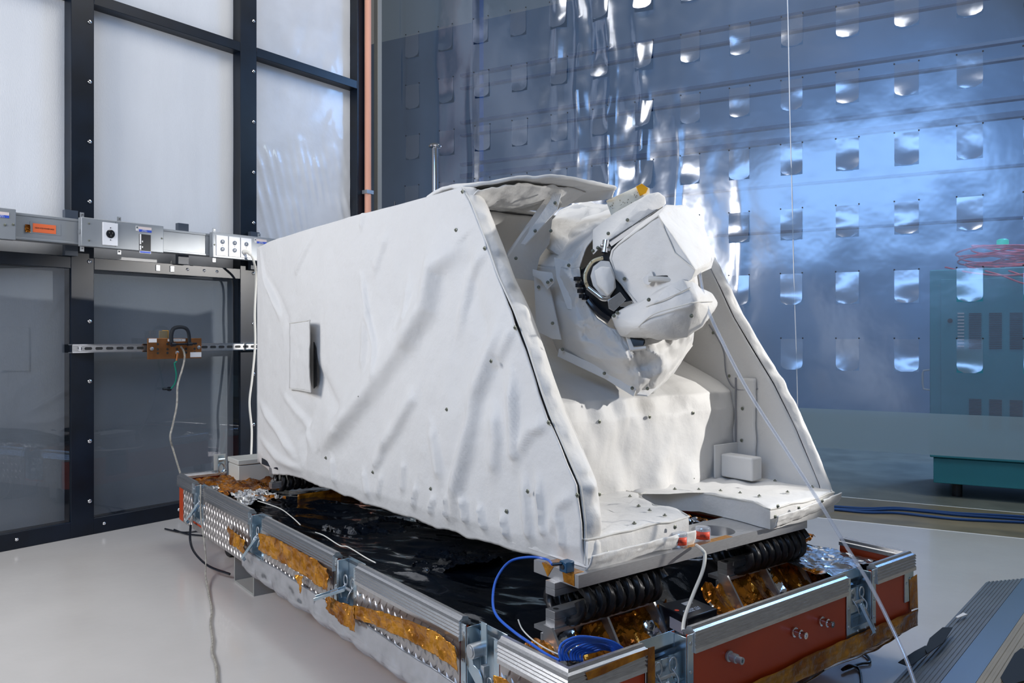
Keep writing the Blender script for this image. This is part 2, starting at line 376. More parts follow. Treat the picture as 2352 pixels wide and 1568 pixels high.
# ================================================================ THINGS ON AND BESIDE THE FRAMED WALL
# salmon pipe and grey post at the end of the wall, chrome stanchion behind the instrument
b = WL.px(845, 300, y=-.03)
mb = MB(); mb.cyl((b.x, -.03, 0), (b.x, -.03, 4.4), .0225, 20); mb.box(b.x-.03, b.x+.03, -.055, -.004, 1.96, 1.985, 1)
single('standpipe', mb, ['pipe', 'steel'], WL, (b.x, -.03, 0), 'salmon pink vertical pipe running up the end of the framed wall', 'pipe')
b2 = WL.px(868, 300, y=.06)
mb = MB(); mb.box(b2.x-.02, b2.x+.02, .04, .08, 0, 4.4); single('curtain_post', mb, 'greypost', WL, (b2.x, .06, 0), 'slim grey upright just right of the salmon pipe', 'post', bevel=.003)
r = thing('stanchion', 'thin chrome rod with a mushroom cap standing behind the white cover', 'pole', CT, (-2.416, -.30, 0))
mb = MB(); mb.cyl((-2.416, -.3, .012), (-2.416, -.3, 2.285), .021, 18); part('rod', mb, 'chrome', r)
mb = MB(); mb.lathe([(.022, 2.275), (.042, 2.283), (.045, 2.292), (.036, 2.305), (.015, 2.313), (.002, 2.314)], (-2.416, -.3, 0)); part('cap', mb, 'chrome', r)
mb = MB(); mb.lathe([(.13, 0), (.13, .008), (.04, .02), (.022, .03)], (-2.416, -.3, 0)); part('base', mb, 'chrome', r)
mb = MB(); p_ = CT.px(907, 463, y=-.6); mb.cyl((p_.x, -.6, 0), (p_.x, -.6, p_.z), .006, 8); mb.cyl((p_.x, -.6, 0), (p_.x, -.6, .012), .06, 14)
single('antenna_rod', mb, 'blackplastic', CT, (p_.x, -.6, 0), 'thin black rod tip showing just above the long cover, left of the chrome rod', 'rod')
# wireway of outlets. front faces of the boxes lie at y=-YB, the channel between them at y=-YC
YC, YB = .095, .135
def wx(u, v, y): return WL.px(u, v, y=y).x
zt, zb = 1.562, 1.440
r = thing('outlet_wireway', 'long grey electrical wireway with outlets along the framed wall', 'wireway', WL, (.5, 0, 1.5))
mb = MB(); mb.box(-.9, 1.75, -YC, -.02, zb, zt); mb.box(-.9, 1.75, -YC-.003, -YC, zt-.012, zt); mb.box(-.9, 1.75, -YC-.003, -YC, zb, zb+.010)
part('channel', mb, 'greysteel', r, bevel=.002)
for x in (.30, .88, 1.33): mb = MB(); mb.box(x-.03, x+.03, -.03, -.001, zb-.05, zt+.05); part('bracket', mb, 'jamb', r)
def wbox(x0, x1, name='junction_box'):
    mb = MB(); mb.box(x0, x1, -YB, -YC-.0035, zb-.010, zt+.008)
    o = part(name, mb, 'greysteel', r, bevel=.003); return o
x_a = wx(37, 500, -YB)
bA = wbox(-.75, x_a)
x0, x1 = wx(187, 540, -YB), wx(376, 560, -YB); bB = wbox(x0, x1)
x2, x3 = wx(489, 560, -YB), 1.42; bC = wbox(x2, x3)
# side knock-out ring and dark end face
for bx_, o_ in ((x0, bB), (x2, bC)):
    mb = MB(); mb.cyl((bx_-.0006, -YB+.020, zb+.06), (bx_-.002, -YB+.020, zb+.06), .012, 14); part('knockout', mb, 'steel', r, under=o_)
def screws(pts, y, o_, rr=.0045, m='snap'):
    mb = MB()
    for x, z in pts: mb.lathe([(rr, 0), (rr, -.0025), (rr*.5, -.004)], (x, y, z), (0, 1, 0), 10)
    part('screws', mb, m, r, under=o_)
screws([(x0+.035, zt-.02), (x0+.035, zb+.02), (x0+.125, zt-.022), (x0+.125, zb+.018), (x1-.01, zb+.065)], -YB, bB)
screws([(x_a-.012, zb+.06), (x_a-.045, zb+.055)], -YB, bA, .006)
screws([(x2+.010, zb+.06)], -YB, bC)
for x, z in ((x0+.012, 1), (x0+.19, 1), (x0+.012, 0), (x0+.19, 0), (x2+.02, 1), (x2+.02, 0), (1.30, 1)):
    zz = zt+.008 if z else zb-.034
    mb = MB(); mb.box(x-.009, x+.009, -YB+.02, -YB+.024, zz, zz+.024); mb.lathe([(.005, 0), (.004, -.004)], (x, -YB+.02, zz+.014), (0, 1, 0), 8, 1)
    part('hanger_tab', mb, ['steel', 'chrome'], r)
mb = MB(); mb.box(x0+.160, x0+.1615, -YB-.001, -YB, zb, zt); part('seam_line', mb, 'greysteel_d', r, under=bB)
# twist-lock outlet plate
def plate(xa, xb, za, zc, name, o_, y=-YB, m='whiteplate'):
    mb = MB(); mb.box(xa, xb, y-.005, y, za, zc); return part(name, mb, m, r, under=o_, bevel=.0015)
xa, xb = wx(235, 540, -YB), wx(270, 540, -YB); zc = (zt+zb)/2+.0
pl = plate(xa, xb, zb+.004, zt-.006, 'twist_lock_outlet', bB)
xm = (xa+xb)/2
mb = MB(); mb.lathe([(.0, -.0), (.021, 0), (.021, -.002), (.017, -.004), (.017, -.001), (.001, -.001)], (xm, -YB-.005, zc), (0, 1, 0), 20)
mb.box(xm-.004, xm+.004, -YB-.009, -YB-.005, zc-.006, zc+.006)
part('twist_lock_socket', mb, 'blackplastic', r, under=bB)
mb = MB()
for k in range(3):
    a = k*2.094+.5; mb.box(xm+math.cos(a)*.0095-.002, xm+math.cos(a)*.0095+.002, -YB-.0105, -YB-.006, zc+math.sin(a)*.0095-.004, zc+math.sin(a)*.0095+.004)
for dz in (.030, -.030): mb.lathe([(.004, 0), (.003, -.002)], (xm, -YB-.005, zc+dz), (0, 1, 0), 8)
part('contacts', mb, 'chrome', r, under=bB)
# breaker and its labels
xa = wx(320, 560, -YB); xb = wx(346, 560, -YB)
za, zc2 = WL.px(335, 576, y=-YB).z, WL.px(330, 538, y=-YB).z
mb = MB(); mb.box(xa, xb, -YB-.002, -YB, za, zc2, 0); h = (zc2-za)
mb.box(xa+.001, xa+.008, -YB-.004, -YB-.002, za+h*.38, zc2-.001, 1); mb.box(xa+.001, xa+.008, -YB-.004, -YB-.002, za+.003, za+h*.30, 1)
for q in (.50, .16): mb.box(xa+.010, xa+.015, -YB-.008, -YB-.002, za+h*q, za+h*q+.008, 2)
part('breaker', mb, ['rubber', 'label_w', 'steel'], r, under=bB)
mb = MB(); mb.box(xa+.001, xb+.001, -YB-.0015, -YB, za-.013, za-.001, 0); mb.box(xa+.003, xb-.001, -YB-.002, -YB, za-.0115, za-.003, 1)
part('breaker_label', mb, ['label_w', 'label_b'], r, under=bB)
def rating_label(xl, zl, o_, wd=.068):
    mb = MB(); y = -YB-.001
    mb.box(xl, xl+wd, y, -YB, zl, zl+.026, 0); mb.box(xl+.002, xl+wd, y-.0006, y, zl, zl+.012, 1)
    mb.box(xl-.014, xl-.001, y, -YB, zl+.003, zl+.028, 2); mb.box(xl-.012, xl-.003, y-.0006, y, zl+.015, zl+.026, 3)
    mb.lathe([(.003, 0), (.001, -.001)], (xl-.0075, y-.0006, zl+.020), (0, 1, 0), 8, 4)
    part('rating_label', mb, ['label_p', 'label_b', 'label_w', 'steel', 'ink'], r, under=o_)
    text('label_text', '120/208 V\n60 HZ 20 A', .006, (xl+wd*.45, y-.0008, zl+.0062), (1, 0, 0), (0, 0, 1), 'inkw', r, o_)
rating_label(wx(318, 520, -YB), zt-.034, bB)
rating_label(wx(-14, 488, -YB), zt-.036, bA, .060)
rating_label(wx(589, 548, -YB), zt-.030, bC)
# duplex outlets
us = [(496, 523.5), (524.5, 551), (552, 577)]
for k, (ua, ub) in enumerate(us):
    xa, xb = wx(ua, 560, -YB), wx(ub, 560, -YB); xm = (xa+xb)/2
    pl = plate(xa+.001, xb-.001, zb+.002, zt-.008, 'outlet_plate', bC)
    mb = MB()
    for dz in (.0205, -.0205):
        if k == 2 and dz < 0: continue
        zc = (zt+zb)/2-.002+dz
        mb.lathe([(.0125, 0), (.0125, -.003), (.011, -.0036)], (xm, -YB-.005, zc), (0, 1, 0), 18, 0)
        mb.box(xm-.0055, xm-.0035, -YB-.0092, -YB-.0085, zc-.001, zc+.006, 1); mb.box(xm+.0035, xm+.0055, -YB-.0092, -YB-.0085, zc-.001, zc+.006, 1)
        mb.lathe([(.002, 0), (.002, -.0008)], (xm, -YB-.0085, zc-.0065), (0, 1, 0), 8, 1)
        mb.box(xm-.0012, xm+.0012, -YB-.0090, -YB-.0085, zc-.001, zc+.005, 2)
    mb.lathe([(.002, 0), (.002, -.001)], (xm, -YB-.005, (zt+zb)/2-.002), (0, 1, 0), 8, 1)
    part('receptacle', mb, ['outletgrey', 'ink', 'chrome'], r, under=bC)
# orange power tag with clear tape
ua = wx(75, 520, -YC); ub = wx(128, 530, -YC); z0 = WL.px(100, 535, y=-YC).z; z1 = WL.px(100, 515, y=-YC).z
r2 = thing('power_tag', 'orange power tag taped onto the grey wireway, left of the outlets', 'tag', WL, ((ua+ub)/2, -YC-.003, z0))
mb = MB(); mb.box(ua-.012, ub+.022, -YC-.0012, -YC, z0-.006, z1+.008); part('clear_tape', mb, 'greysteel', r2)
mb = MB(); mb.box(ua, ub, -YC-.0025, -YC-.0014, z0, z1); part('card', mb, 'label_o', r2)
text('print', 'DEDICATED POWER INCH', .0085, ((ua+ub)/2, -YC-.0028, (z0+z1)/2), (1, 0, 0), (0, 0, 1), 'ink', r2, sx=.82)
mb = MB(); mb.grid(10, 14, lambda u, v: (ua-.034+.022*u, -YC-.002-.004*abs(ridge(u*3, v*4)), z0-.004+.036*v)); part('gold_tape', mb, 'kapton', r2, rc=False, smooth=10)

# strut, copper bar, clamp
zs = .935
r = thing('strut_channel', 'slotted steel strut channel bolted across two wall posts', 'rail', WL, (.8, 0, zs))
xs0, xs1 = wx(165, 800, -.04), 1.42
mb = MB(); mb.box(xs0, xs1, -.045, -.041, zs-.021, zs+.021, 0)
mb.box(xs0, xs1, -.045, -.001, zs+.0175, zs+.021, 0); mb.box(xs0, xs1, -.045, -.001, zs-.021, zs-.0175, 0)
mb.box(xs0, xs1, -.047, -.045, zs+.016, zs+.021, 2); mb.box(xs0, xs1, -.047, -.045, zs-.021, zs-.016, 2)
x = xs0+.075
while x < xs1-.03:
    pts = [(x+math.cos(a)*.006+(.012 if abs(a) < 1.6 else -.012), -.0455, zs+math.sin(a)*.007) for a in [-1.5, -.75, 0, .75, 1.5, 1.64, 2.4, 3.14, 3.9, 4.64]]
    mb.prism(pts, (0, -.0006, 0), 1); x += .052
part('channel', mb, ['alu', 'ink', 'chrome'], r)
for x in (xs0+.035, xs1-.085): mb = MB(); mb.lathe([(.013, 0), (.013, -.002), (.009, -.002), (.009, -.009), (.003, -.010)], (x, -.0455, zs), (0, 1, 0), 8); part('bolt', mb, 'chrome', r)
xc0, xc1 = wx(339, 800, -.075), wx(463, 800, -.075); zc0, zc1 = .875, .985
r = thing('copper_ground_bar', 'drilled copper grounding bar mounted on the strut channel', 'ground bar', WL, ((xc0+xc1)/2, -.07, zc0))
mb = MB(); mb.box(xc0, xc1, -.075, -.068, zc0, zc1); part('bar', mb, 'copper', r, bevel=.0015)
mb = MB(); mb.box(xc0+.03, xc0+.05, -.068, -.048, zs-.015, zs+.015); mb.box(xc1-.05, xc1-.03, -.068, -.048, zs-.015, zs+.015); part('standoff', mb, 'blackplastic', r)
cw = xc1-xc0; chh = zc1-zc0
for fx in (.18, .355, .53, .70, .865):
    for fz in (.72, .47, .29):
        if fx in (.53, .70) and fz == .72: continue
        mb = MB(); mb.lathe([(.0065, 0), (.0065, -.0006)], (xc0+cw*fx, -.075, zc0+chh*fz), (0, 1, 0), 12); part('bolt_hole', mb, 'ink', r)
for fx, fz in ((.07, .5), (.94, .54), (.53, .29)):
    mb = MB(); mb.lathe([(.010, 0), (.010, -.005), (.004, -.007)], (xc0+cw*fx, -.075, zc0+chh*fz), (0, 1, 0), 8)
    part('bolt', mb, 'steel', r)
mb = MB(); mb.box(xc0+cw*.02, xc0+cw*.16, -.0758, -.075, zc1-.022, zc1-.002); mb.box(xc0+cw*.36, xc0+cw*.69, -.0758, -.075, zc1-.017, zc1-.003); mb.box(xc0+cw*.78, xc0+cw*.995, -.0758, -.075, zc0+.006, zc0+.033)
part('white_labels', mb, 'label_w', r)
text('print', 'MAIN  GROUNDING  BAR', .0075, (xc0+cw*.52, -.0762, zc1-.010), (1, 0, 0), (0, 0, 1), 'tabink', r, sx=.75)
mb = MB(); mb.box(xc0+cw*.22, xc0+cw*.38, -.066, -.062, zc1-.02, zc1+.040, 0); mb.box(xc0+cw*.30, xc0+cw*.40, -.062, -.05, zc1-.02, zc1+.042, 1)
single('yellow_tape_block', mb, ['mat_brown', 'yellow'], WL, (xc0+cw*.3, -.06, zc1), 'yellow taped block behind the copper bar, beside the black clamp', 'block', bevel=.001)
r = thing('c_clamp', 'black C-clamp gripping the top of the copper bar', 'clamp', WL, (xc0+cw*.55, -.10, zc1))
cx0, cx1 = xc0+cw*.41, xc0+cw*.72
mb = MB(); mb.tube(spath([(cx0, -.088, zc1-.035), (cx0-.002, -.088, zc1+.02), (cx0+.012, -.09, zc1+.052), (cx0+.05, -.092, zc1+.060), (cx1-.014, -.094, zc1+.050), (cx1, -.094, zc1+.02), (cx1+.004, -.094, zc1-.035)], 8), .0105, 10, flat=.8)
part('frame', mb, 'blacktape', r)
mb = MB(); mb.cyl((cx0-.005, -.098, zc1-.034), (cx1+.040, -.102, zc1-.029), .0055, 10); mb.cyl((cx0-.008, -.098, zc1-.034), (cx0+.014, -.098, zc1-.033), .012, 14); mb.cyl((cx1-.012, -.1, zc1-.032), (cx1+.014, -.1, zc1-.031), .010, 12)
part('screw', mb, 'blackplastic', r)
# wires from the bar
p0 = Vector((xc0+cw*.53, -.080, zc0+chh*.26))
mb = MB(); q = [p0, p0+Vector((-.004, -.003, -.02)), p0+Vector((-.008, -.002, -.045)), WL.px(401, 835, y=-.075), WL.px(405, 860, y=-.07), WL.px(402, 880, y=-.055), WL.px(393, 892, y=-.03)]
mb.tube(spath(q, 6), .0042, 8); mb.lathe([(.012, 0), (.012, .012), (.005, .014)], WL.px(390, 893, y=-.016), (0, 1, 0), 12, 1); mb.cyl(WL.px(389, 893, y=-.02), WL.px(374, 893, y=-.02), .006, 8, mi=1)
mb.tube([p0+Vector((0, -.003, .004)), p0+Vector((-.003, -.004, -.02)), p0+Vector((-.007, -.003, -.04))], .0052, 8, mi=2)
single('green_ground_wire', mb, ['green', 'blackplastic', 'copper'], WL, tuple(p0), 'green wire hanging from the copper bar to a black plug', 'wire')
ends = [(xc0+cw*.58, -.085, zc0+chh*.60), (xc0+cw*.63, -.09, zc0+chh*.35), (xc0+cw*.645, -.09, zc0)]
q = [Vector(p) for p in ends] + [WL.px(u, v, y=y) for u, v, y in ((418, 850, -.09), (408, 885, -.10), (406, 930, -.11), (397, 975, -.13), (391, 1005, -.15), (400, 1040, -.17))]
e = CR.px(414, 1086, x=.006); q.append(WL.L(CR.W(e)))
mb = MB(); mb.tube(spath(q, 7), .0052, 8, flat=.45)
single('ground_strap', mb, 'beige', WL, tuple(q[0]), 'long beige braided strap from the copper bar down to the case corner', 'strap')
mb = MB(); pl_ = WL.px(563, 578, y=-YB-.012)
q = [pl_, WL.px(572, 580, y=-YB-.03), WL.px(583, 600, y=-YB-.03), WL.px(588, 640, y=-.11), WL.px(585, 720, y=-.10), WL.px(586, 790, y=-.10), WL.px(579, 870, y=-.10), WL.px(573, 925, y=-.10), WL.px(578, 985, y=-.11), WL.px(577, 1040, y=-.13), WL.px(576, 1075, y=-.16)]
mb.tube(spath(q, 8), .0065, 10)
mb.tube([pl_+Vector((0, .006, 0)), pl_+Vector((.002, -.006, 0)), pl_+Vector((.010, -.016, -.004)), pl_+Vector((.022, -.018, -.018))], .015, 12, taper=lambda t: 1-.45*t)
single('extension_cord', mb, 'ivory', WL, tuple(pl_), 'ivory power cord plugged into the right outlet and hanging down', 'cord')
# ================================================================ PLASTIC CURTAIN AND WHAT STANDS BEHIND IT
SX0, PXX, SW = -.200, .2977, .120
SZ0, PZZ, SH = .802, .3755, .178
XL, XR, ZB, ZT = -3.13, 1.75, .36, 3.60
slots = [(SX0+PXX*k, SZ0+PZZ*n) for k in range(-9, 6) for n in range(7)]
FOLD = [(CT.px(u, 250, y=0).x, a, w_) for u, a, w_ in ((1320, .030, .020), (1345, -.020, .030), (1393, .034, .022), (1465, .030, .022), (1545, .010, .020), (1272, .018, .03), (1090, .012, .03), (1690, .008, .03), (1010, .008, .05), (930, -.014, .012))]
def CY(x, z):
    y = .030*fbm(x*.9, z*.7, 1.0, 2)
    for fx, a, w_ in FOLD:
        xx = fx + .03*math.sin(z*2.2+fx*3) + .012*math.sin(z*7+fx*9)
        y -= a*(.65+.5*math.sin(z*3.1+fx*5))*math.exp(-((x-xx)/w_)**2)
    k = math.exp(-((x+1.25)/.55)**2)
    y += k*.012*fbm(x*7, z*5, 2.0, 2) + .004*fbm(x*3, z*3, 4.0, 2)
    return y
def axis(lo, hi, edges, step):
    e = sorted(set([lo, hi]+[x for x in edges if lo < x < hi])); out = []
    for a, b in zip(e[:-1], e[1:]):
        n = max(1, int(round((b-a)/step))); out += [a+(b-a)*i/n for i in range(n)]
    return out+[hi]
xs = axis(XL, XR, [v for k in range(-9, 6) for v in (SX0+PXX*k, SX0+PXX*k+SW)], .020)
zs_ = axis(ZB, ZT, [.582]+[v for n in range(8) for v in (SZ0+PZZ*n, SZ0+PZZ*n+SH)], .024)
nx = len(xs); mb = MB(); vs = [(x, CY(x, z), z) for z in zs_ for x in xs]; fs = []
def inslot(x, z):
    k = math.floor((x-SX0)/PXX); n = math.floor((z-SZ0)/PZZ)
    return -9 <= k <= 5 and 0 <= n <= 6 and x-SX0-PXX*k < SW and z-SZ0-PZZ*n < SH
for j in range(len(zs_)-1):
    for i in range(nx-1):
        if inslot((xs[i]+xs[i+1])/2, (zs_[j]+zs_[j+1])/2): continue
        fs.append((j*nx+i, j*nx+i+1, (j+1)*nx+i+1, (j+1)*nx+i))
mb.add(vs, fs, 0)
r = thing('plastic_curtain', 'blue-tinted clear plastic curtain with rows of cut flaps', 'curtain', CT, (-.7, 0, ZB))
part('sheet', mb, 'curtain', r, rc=False, smooth=80)
mb = MB(); mb.grid(120, 6, lambda u, v: (XL+(XR-XL)*u, CY(XL+(XR-XL)*u, ZB+.222*v)-.007, ZB+.222*v)); part('hem', mb, 'hem', r, rc=False)
mb = MB()
mb.tube([(-.07-.02*(2-z)/2*0+(-.093+.024*(2.9-z)), CY(-.07, z)-.006, z) for z in [ZB+.06*i for i in range(55)]], .004, 6, flat=.4)
part('seam', mb, 'inkw', r)
rnd = random.Random(3)
dots = MB()
for (x0, z0) in slots:
    k = round((x0-SX0)/PXX); n = round((z0-SZ0)/PZZ)
    if n > 6: continue
    op = abs(rnd.gauss(.0, .05))*.35
    if k in (-4, -3): op = rnd.uniform(.02, .055)
    elif n <= 2 and k >= -1: op = rnd.uniform(.008, .030)
    else: op = rnd.uniform(.001, .010)
    tw = rnd.uniform(-.5, .5); cu_ = rnd.uniform(-1, 1); c0 = CY(x0+SW/2, z0+SH)
    def fl(u, v):
        x = x0+SW*u; t = 1-v; z = z0+SH*v
        m_ = .035                                   # round the two bottom corners
        if z-z0 < m_:
            e = m_-(z-z0); ins = m_-math.sqrt(max(0, m_*m_-e*e)); ins = min(ins, SW*.3)
            x = x0+ins+(SW-2*ins)*u
        y = CY(x, z)*(1-t)+c0*t - .0025 - op*(t**1.4)*(1+tw*(u-.5)) - .006*math.sin(t*6+cu_*3)*t*(u-.5+cu_)
        return (x, y, z)
    mb = MB(); mb.grid(8, 14, fl); part('flap', mb, 'flap', r, rc=False, smooth=80)
    for xx in (x0, x0+SW): dots.lathe([(.0045, .001), (.0045, -.001)], (xx, CY(xx, z0+SH)-.003, z0+SH+.004), (0, 1, 0), 6)
part('punched_holes', dots, 'ink', r)

# teal cabinet behind the curtain
r = thing('equipment_cabinet', 'teal louvred equipment cabinet standing behind the curtain', 'cabinet', CT, (1.3, 1.1, 0))
cx0, cx1, cy0, cy1, cz0, cz1 = .565, 2.2, .74, 1.45, .085, 1.405
mb = MB(); mb.box(cx0, cx1, cy0, cy1, cz0+.16, cz1); part('body', mb, 'teal', r, bevel=.006)
mb = MB(); mb.box(cx0+.02, cx1, cy0+.02, cy1, cz0, cz0+.155); part('plinth', mb, 'teal', r, bevel=.004)
mb = MB(); mb.box(cx0+.06, cx1-.1, cy0-.006, cy0-.001, cz0+.22, cz1-.06); part('door', mb, 'teal', r, bevel=.003)
def louv(z0, z1, hi):
    mb = MB()
    for c in range(9):
        a = cx0+.21+c*.105
        for q in range(20): mb.box(a, a+.065, cy0-.010, cy0-.0065, z0+(z1-z0)*q/20, z0+(z1-z0)*(q+.5)/20)
    part('louvres', mb, 'teal_d', r)
louv(.92, 1.14, 1); louv(.44, .62, 0)
mb = MB()
for q in range(11): mb.box(cx0+.15, cx0+.185, cy0-.014, cy0-.0065, .93+q*.02, .938+q*.02)
part('vent_tabs', mb, 'label_p', r)
mb = MB(); mb.cyl((cx0+.11, cy0-.012, 1.09), (cx0+.11, cy0-.0065, 1.09), .014, 14); part('lock', mb, 'ink', r)
mb = MB(); mb.tube([(cx0-.001, cy0+.03, .66), (cx0-.035, cy0+.03, .665), (cx0-.04, cy0+.03, .70), (cx0-.04, cy0+.03, .76), (cx0-.035, cy0+.03, .78), (cx0-.001, cy0+.03, .785)], .006, 8); part('handle', mb, 'label_p', r)
for x, y in ((cx0+.15, cy0+.1), (cx1-.2, cy0+.1), (cx0+.15, cy1-.1), (cx1-.2, cy1-.1)): mb = MB(); mb.cyl((x, y, 0), (x, y, cz0), .03, 12); part('foot', mb, 'blackplastic', r)
mb = MB(); rc_ = random.Random(5)
for k in range(16):
    cx = 1.12+rc_.uniform(-.05, .05); ax_ = .32+rc_.uniform(-.09, .07); ay = .14+rc_.uniform(-.04, .05); zz = cz1+.012+k*.009
    mb.tube([(cx+math.cos(a)*ax_, cy0+.22+math.sin(a)*ay, zz+.02*math.sin(a*2+k)) for a in [2*math.pi*i/40 for i in range(40)]], .0055, 6, closed=True)
for k in range(3):
    a0 = .85+k*.12
    mb.tube(spath([(a0-.2, cy0+.08, cz1+.02), (a0-.05, cy0-.03, cz1-.03-.01*k), (a0+.15, cy0-.035, cz1-.05-.06*k), (a0+.42, cy0-.03, cz1-.01), (a0+.5, cy0+.06, cz1+.03)], 8), .0055, 6)
single('red_cable_coil', mb, 'redcable', CT, (1.1, cy0+.2, cz1), 'tangled red cable coil lying on top of the teal cabinet', 'cable')
mb = MB(); c = CT.px(2303, 562, y=1.2)
mb.lathe([(.04, 0), (.04, .012), (.034, .015), (.034, .06), (.02, .068), (.002, .07)], (c.x, 1.2, c.z-.03), n=16)
mb.cyl((c.x, 1.2, cz1), (c.x, 1.2, c.z-.03), .012, 8, mi=1)
single('beacon', mb, ['jadegreen', 'blackplastic'], CT, (c.x, 1.2, cz1), 'green glowing beacon above the red cable coil behind the curtain', 'lamp')
# blue steel gantry seen dimly through the plastic
r = thing('steel_gantry', 'dark blue steel gantry dimly visible behind the curtain', 'gantry', CT, (0, 1.6, 0))
for z, t_ in ((3.47, .03), (3.35, .02), (3.02, .03), (2.90, .02), (2.62, .03), (2.50, .05), (2.16, .02), (1.80, .02)):
    mb = MB(); mb.box(-3.4, 3.2, 1.6, 1.66, z, z+t_*.8); part('beam', mb, 'beam', r)
for x in (-3.3, 3.1):
    mb = MB(); mb.box(x, x+.08, 1.662, 1.74, 0, 4.4); part('upright', mb, 'beam', r)
# blue cables on the floor under the curtain
for k, (dv, lab) in enumerate(((0, 'blue floor cable nearest the curtain hem, right of the white cover'), (7, 'blue floor cable running between its two neighbours'), (14, 'blue floor cable nearest the road case, on the brown strip'))):
    q = [CT.px(u, v+dv*(.3+.7*abs(math.sin(u*.004+k))), z=.008) for u, v in ((1860, 1160), (1920, 1163), (1990, 1167), (2060, 1166), (2130, 1172), (2200, 1178), (2280, 1182), (2352, 1186), (2460, 1194))]
    mb = MB(); mb.tube(spath(q, 8), .007, 8)
    single('floor_cable', mb, 'darkblue', CT, tuple(q[0]), lab, 'cable', 'blue cables on the floor strip')
# ================================================================ ROAD CASE
CWX, CLY, RT = 1.391, 2.763, .343
rc = thing('road_case', 'big open road case of tread plate and orange panels under the white cover', 'case', CR, (.7, 1.4, 0))
LD = [(.221, .371), (.905, 1.055), (1.645, 1.795), (2.375, 2.525)]     # latch dishes along the long sides
FD = [(.216, .372), (1.017, 1.173)]                                   # and along the short sides
def segs(lo, hi, ds):
    out = []; a = lo
    for d0, d1 in ds: out.append((a, d0)); a = d1
    return out+[(a, hi)]
mb = MB()
for (x0, x1) in ((0, .018), (CWX-.018, CWX)):
    for a, b in segs(0, CLY, LD): mb.box(x0, x1, a, b, .13, .325)
    for a, b in LD: mb.box(x0, x1, a, b, .13, .170)
for (y0, y1) in ((0, .018), (CLY-.018, CLY)):
    for a, b in segs(.019, CWX-.019, FD): mb.box(a, b, y0, y1, .13, .325)
    for a, b in FD: mb.box(a, b, y0, y1, .13, .170)
mb.box(.019, CWX-.019, .019, CLY-.019, .13, .145)
part('shell', mb, 'orange', rc)
# rim extrusion in lengths between the dishes, profile (outward n, z)
PROF = [(-.024, .322), (-.024, .333), (-.019, .335), (-.016, .343), (-.002, .346), (.001, .340), (.008, .337), (.010, .3305), (.0075, .329),
        (.010, .3245), (.0075, .3205), (.010, .316), (.0075, .312), (.010, .3075), (.0075, .3035), (.010, .299), (.010, .289), (.001, .289), (.001, .322)]
def side_pt(side, s, n, z):
    if side == 'L': return (-n, s, z)
    if side == 'R': return (CWX+n, s, z)
    if side == 'F': return (s, -n, z)
    return (s, CLY+n, z)
def rim(side, a, b):
    m_ = MB(); k = len(PROF); vs = []
    for s_, e0 in ((a, a <= .001), (b, b >= (CLY if side in 'LR' else CWX)-.001)):
        for n, z in PROF:
            sh = (-n if s_ == a else n) if e0 else 0
            vs.append(side_pt(side, s_+sh, n, z))
    fs = [(i, (i+1) % k, k+(i+1) % k, k+i) for i in range(k)] + [tuple(range(k-1, -1, -1)), tuple(range(k, 2*k))]
    m_.add(vs, fs); part('rim_extrusion', m_, 'alu', rc, smooth=25)
for sd, L_, ds in (('L', CLY, LD), ('R', CLY, LD), ('F', CWX, FD), ('B', CWX, FD)):
    for a, b in segs(0, L_, ds): rim(sd, a, b)
# tread plate panels with raised lugs
def lug(m_, side, s, z, ang, n0, L=.0165, Wd=.0042, H=.0030):
    c, s_ = math.cos(ang), math.sin(ang)
    def P(u, v, h): return side_pt(side, s+u*c-v*s_, n0+h, z+u*s_+v*c)
    vs = [P(-L, 0, 0), P(-L*.25, Wd, 0), P(L*.25, Wd, 0), P(L, 0, 0), P(L*.25, -Wd, 0), P(-L*.25, -Wd, 0), P(-L*.45, 0, H), P(L*.45, 0, H), P(0, Wd*.35, H), P(0, -Wd*.35, H)]
    m_.add(vs, [(0, 1, 6), (1, 2, 8), (1, 8, 6), (2, 7, 8), (2, 3, 7), (3, 4, 7), (4, 9, 7), (4, 5, 9), (5, 6, 9), (5, 0, 6), (6, 8, 7, 9)])
def tread(side, a, b, z0=.132, z1=.292):
    m_ = MB(); c0 = side_pt(side, a, .0005, z0); c1 = side_pt(side, b, .0045, z1); m_.box(c0[0], c1[0], c0[1], c1[1], z0, z1)
    s = a+.012; i = 0
    while s < b-.008:
        for j in range(5):
            z = z0+.014+j*.037
            if z < z1-.010: lug(m_, side, s, z, R(58) if True else 0, .0045)
            z2 = z+.0185
            if z2 < z1-.010 and s+.018 < b-.010: lug(m_, side, s+.018, z2, R(-58), .0045)
        s += .036; i += 1
    part('tread_plate', m_, 'tread', rc, smooth=20)
    for s_ in (a+.02, b-.02): m_ = MB(); m_.add(*riv(side, s_, z1-.028, .0046, .006)); part('rivet', m_, 'zinc', rc)
def riv(side, s, z, n0, r_=.005):
    t = MB(); o = Vector(side_pt(side, s, n0, z)); q = Vector(side_pt(side, s, n0+1, z))-o
    t.lathe([(r_, 0), (r_*.9, .0012), (r_*.45, .0022), (.0005, .0022)], o, q, 10); return t.v, t.f
for a, b in segs(.08, CLY-.08, LD): tread('L', a+.004, b-.004)
for a, b in LD: 
    m_ = MB(); c0 = side_pt('L', a-.004, .0005, .132); c1 = side_pt('L', b+.004, .0045, .158); m_.box(c0[0], c1[0], c0[1], c1[1], .132, .158)
    part('tread_plate', m_, 'tread', rc)
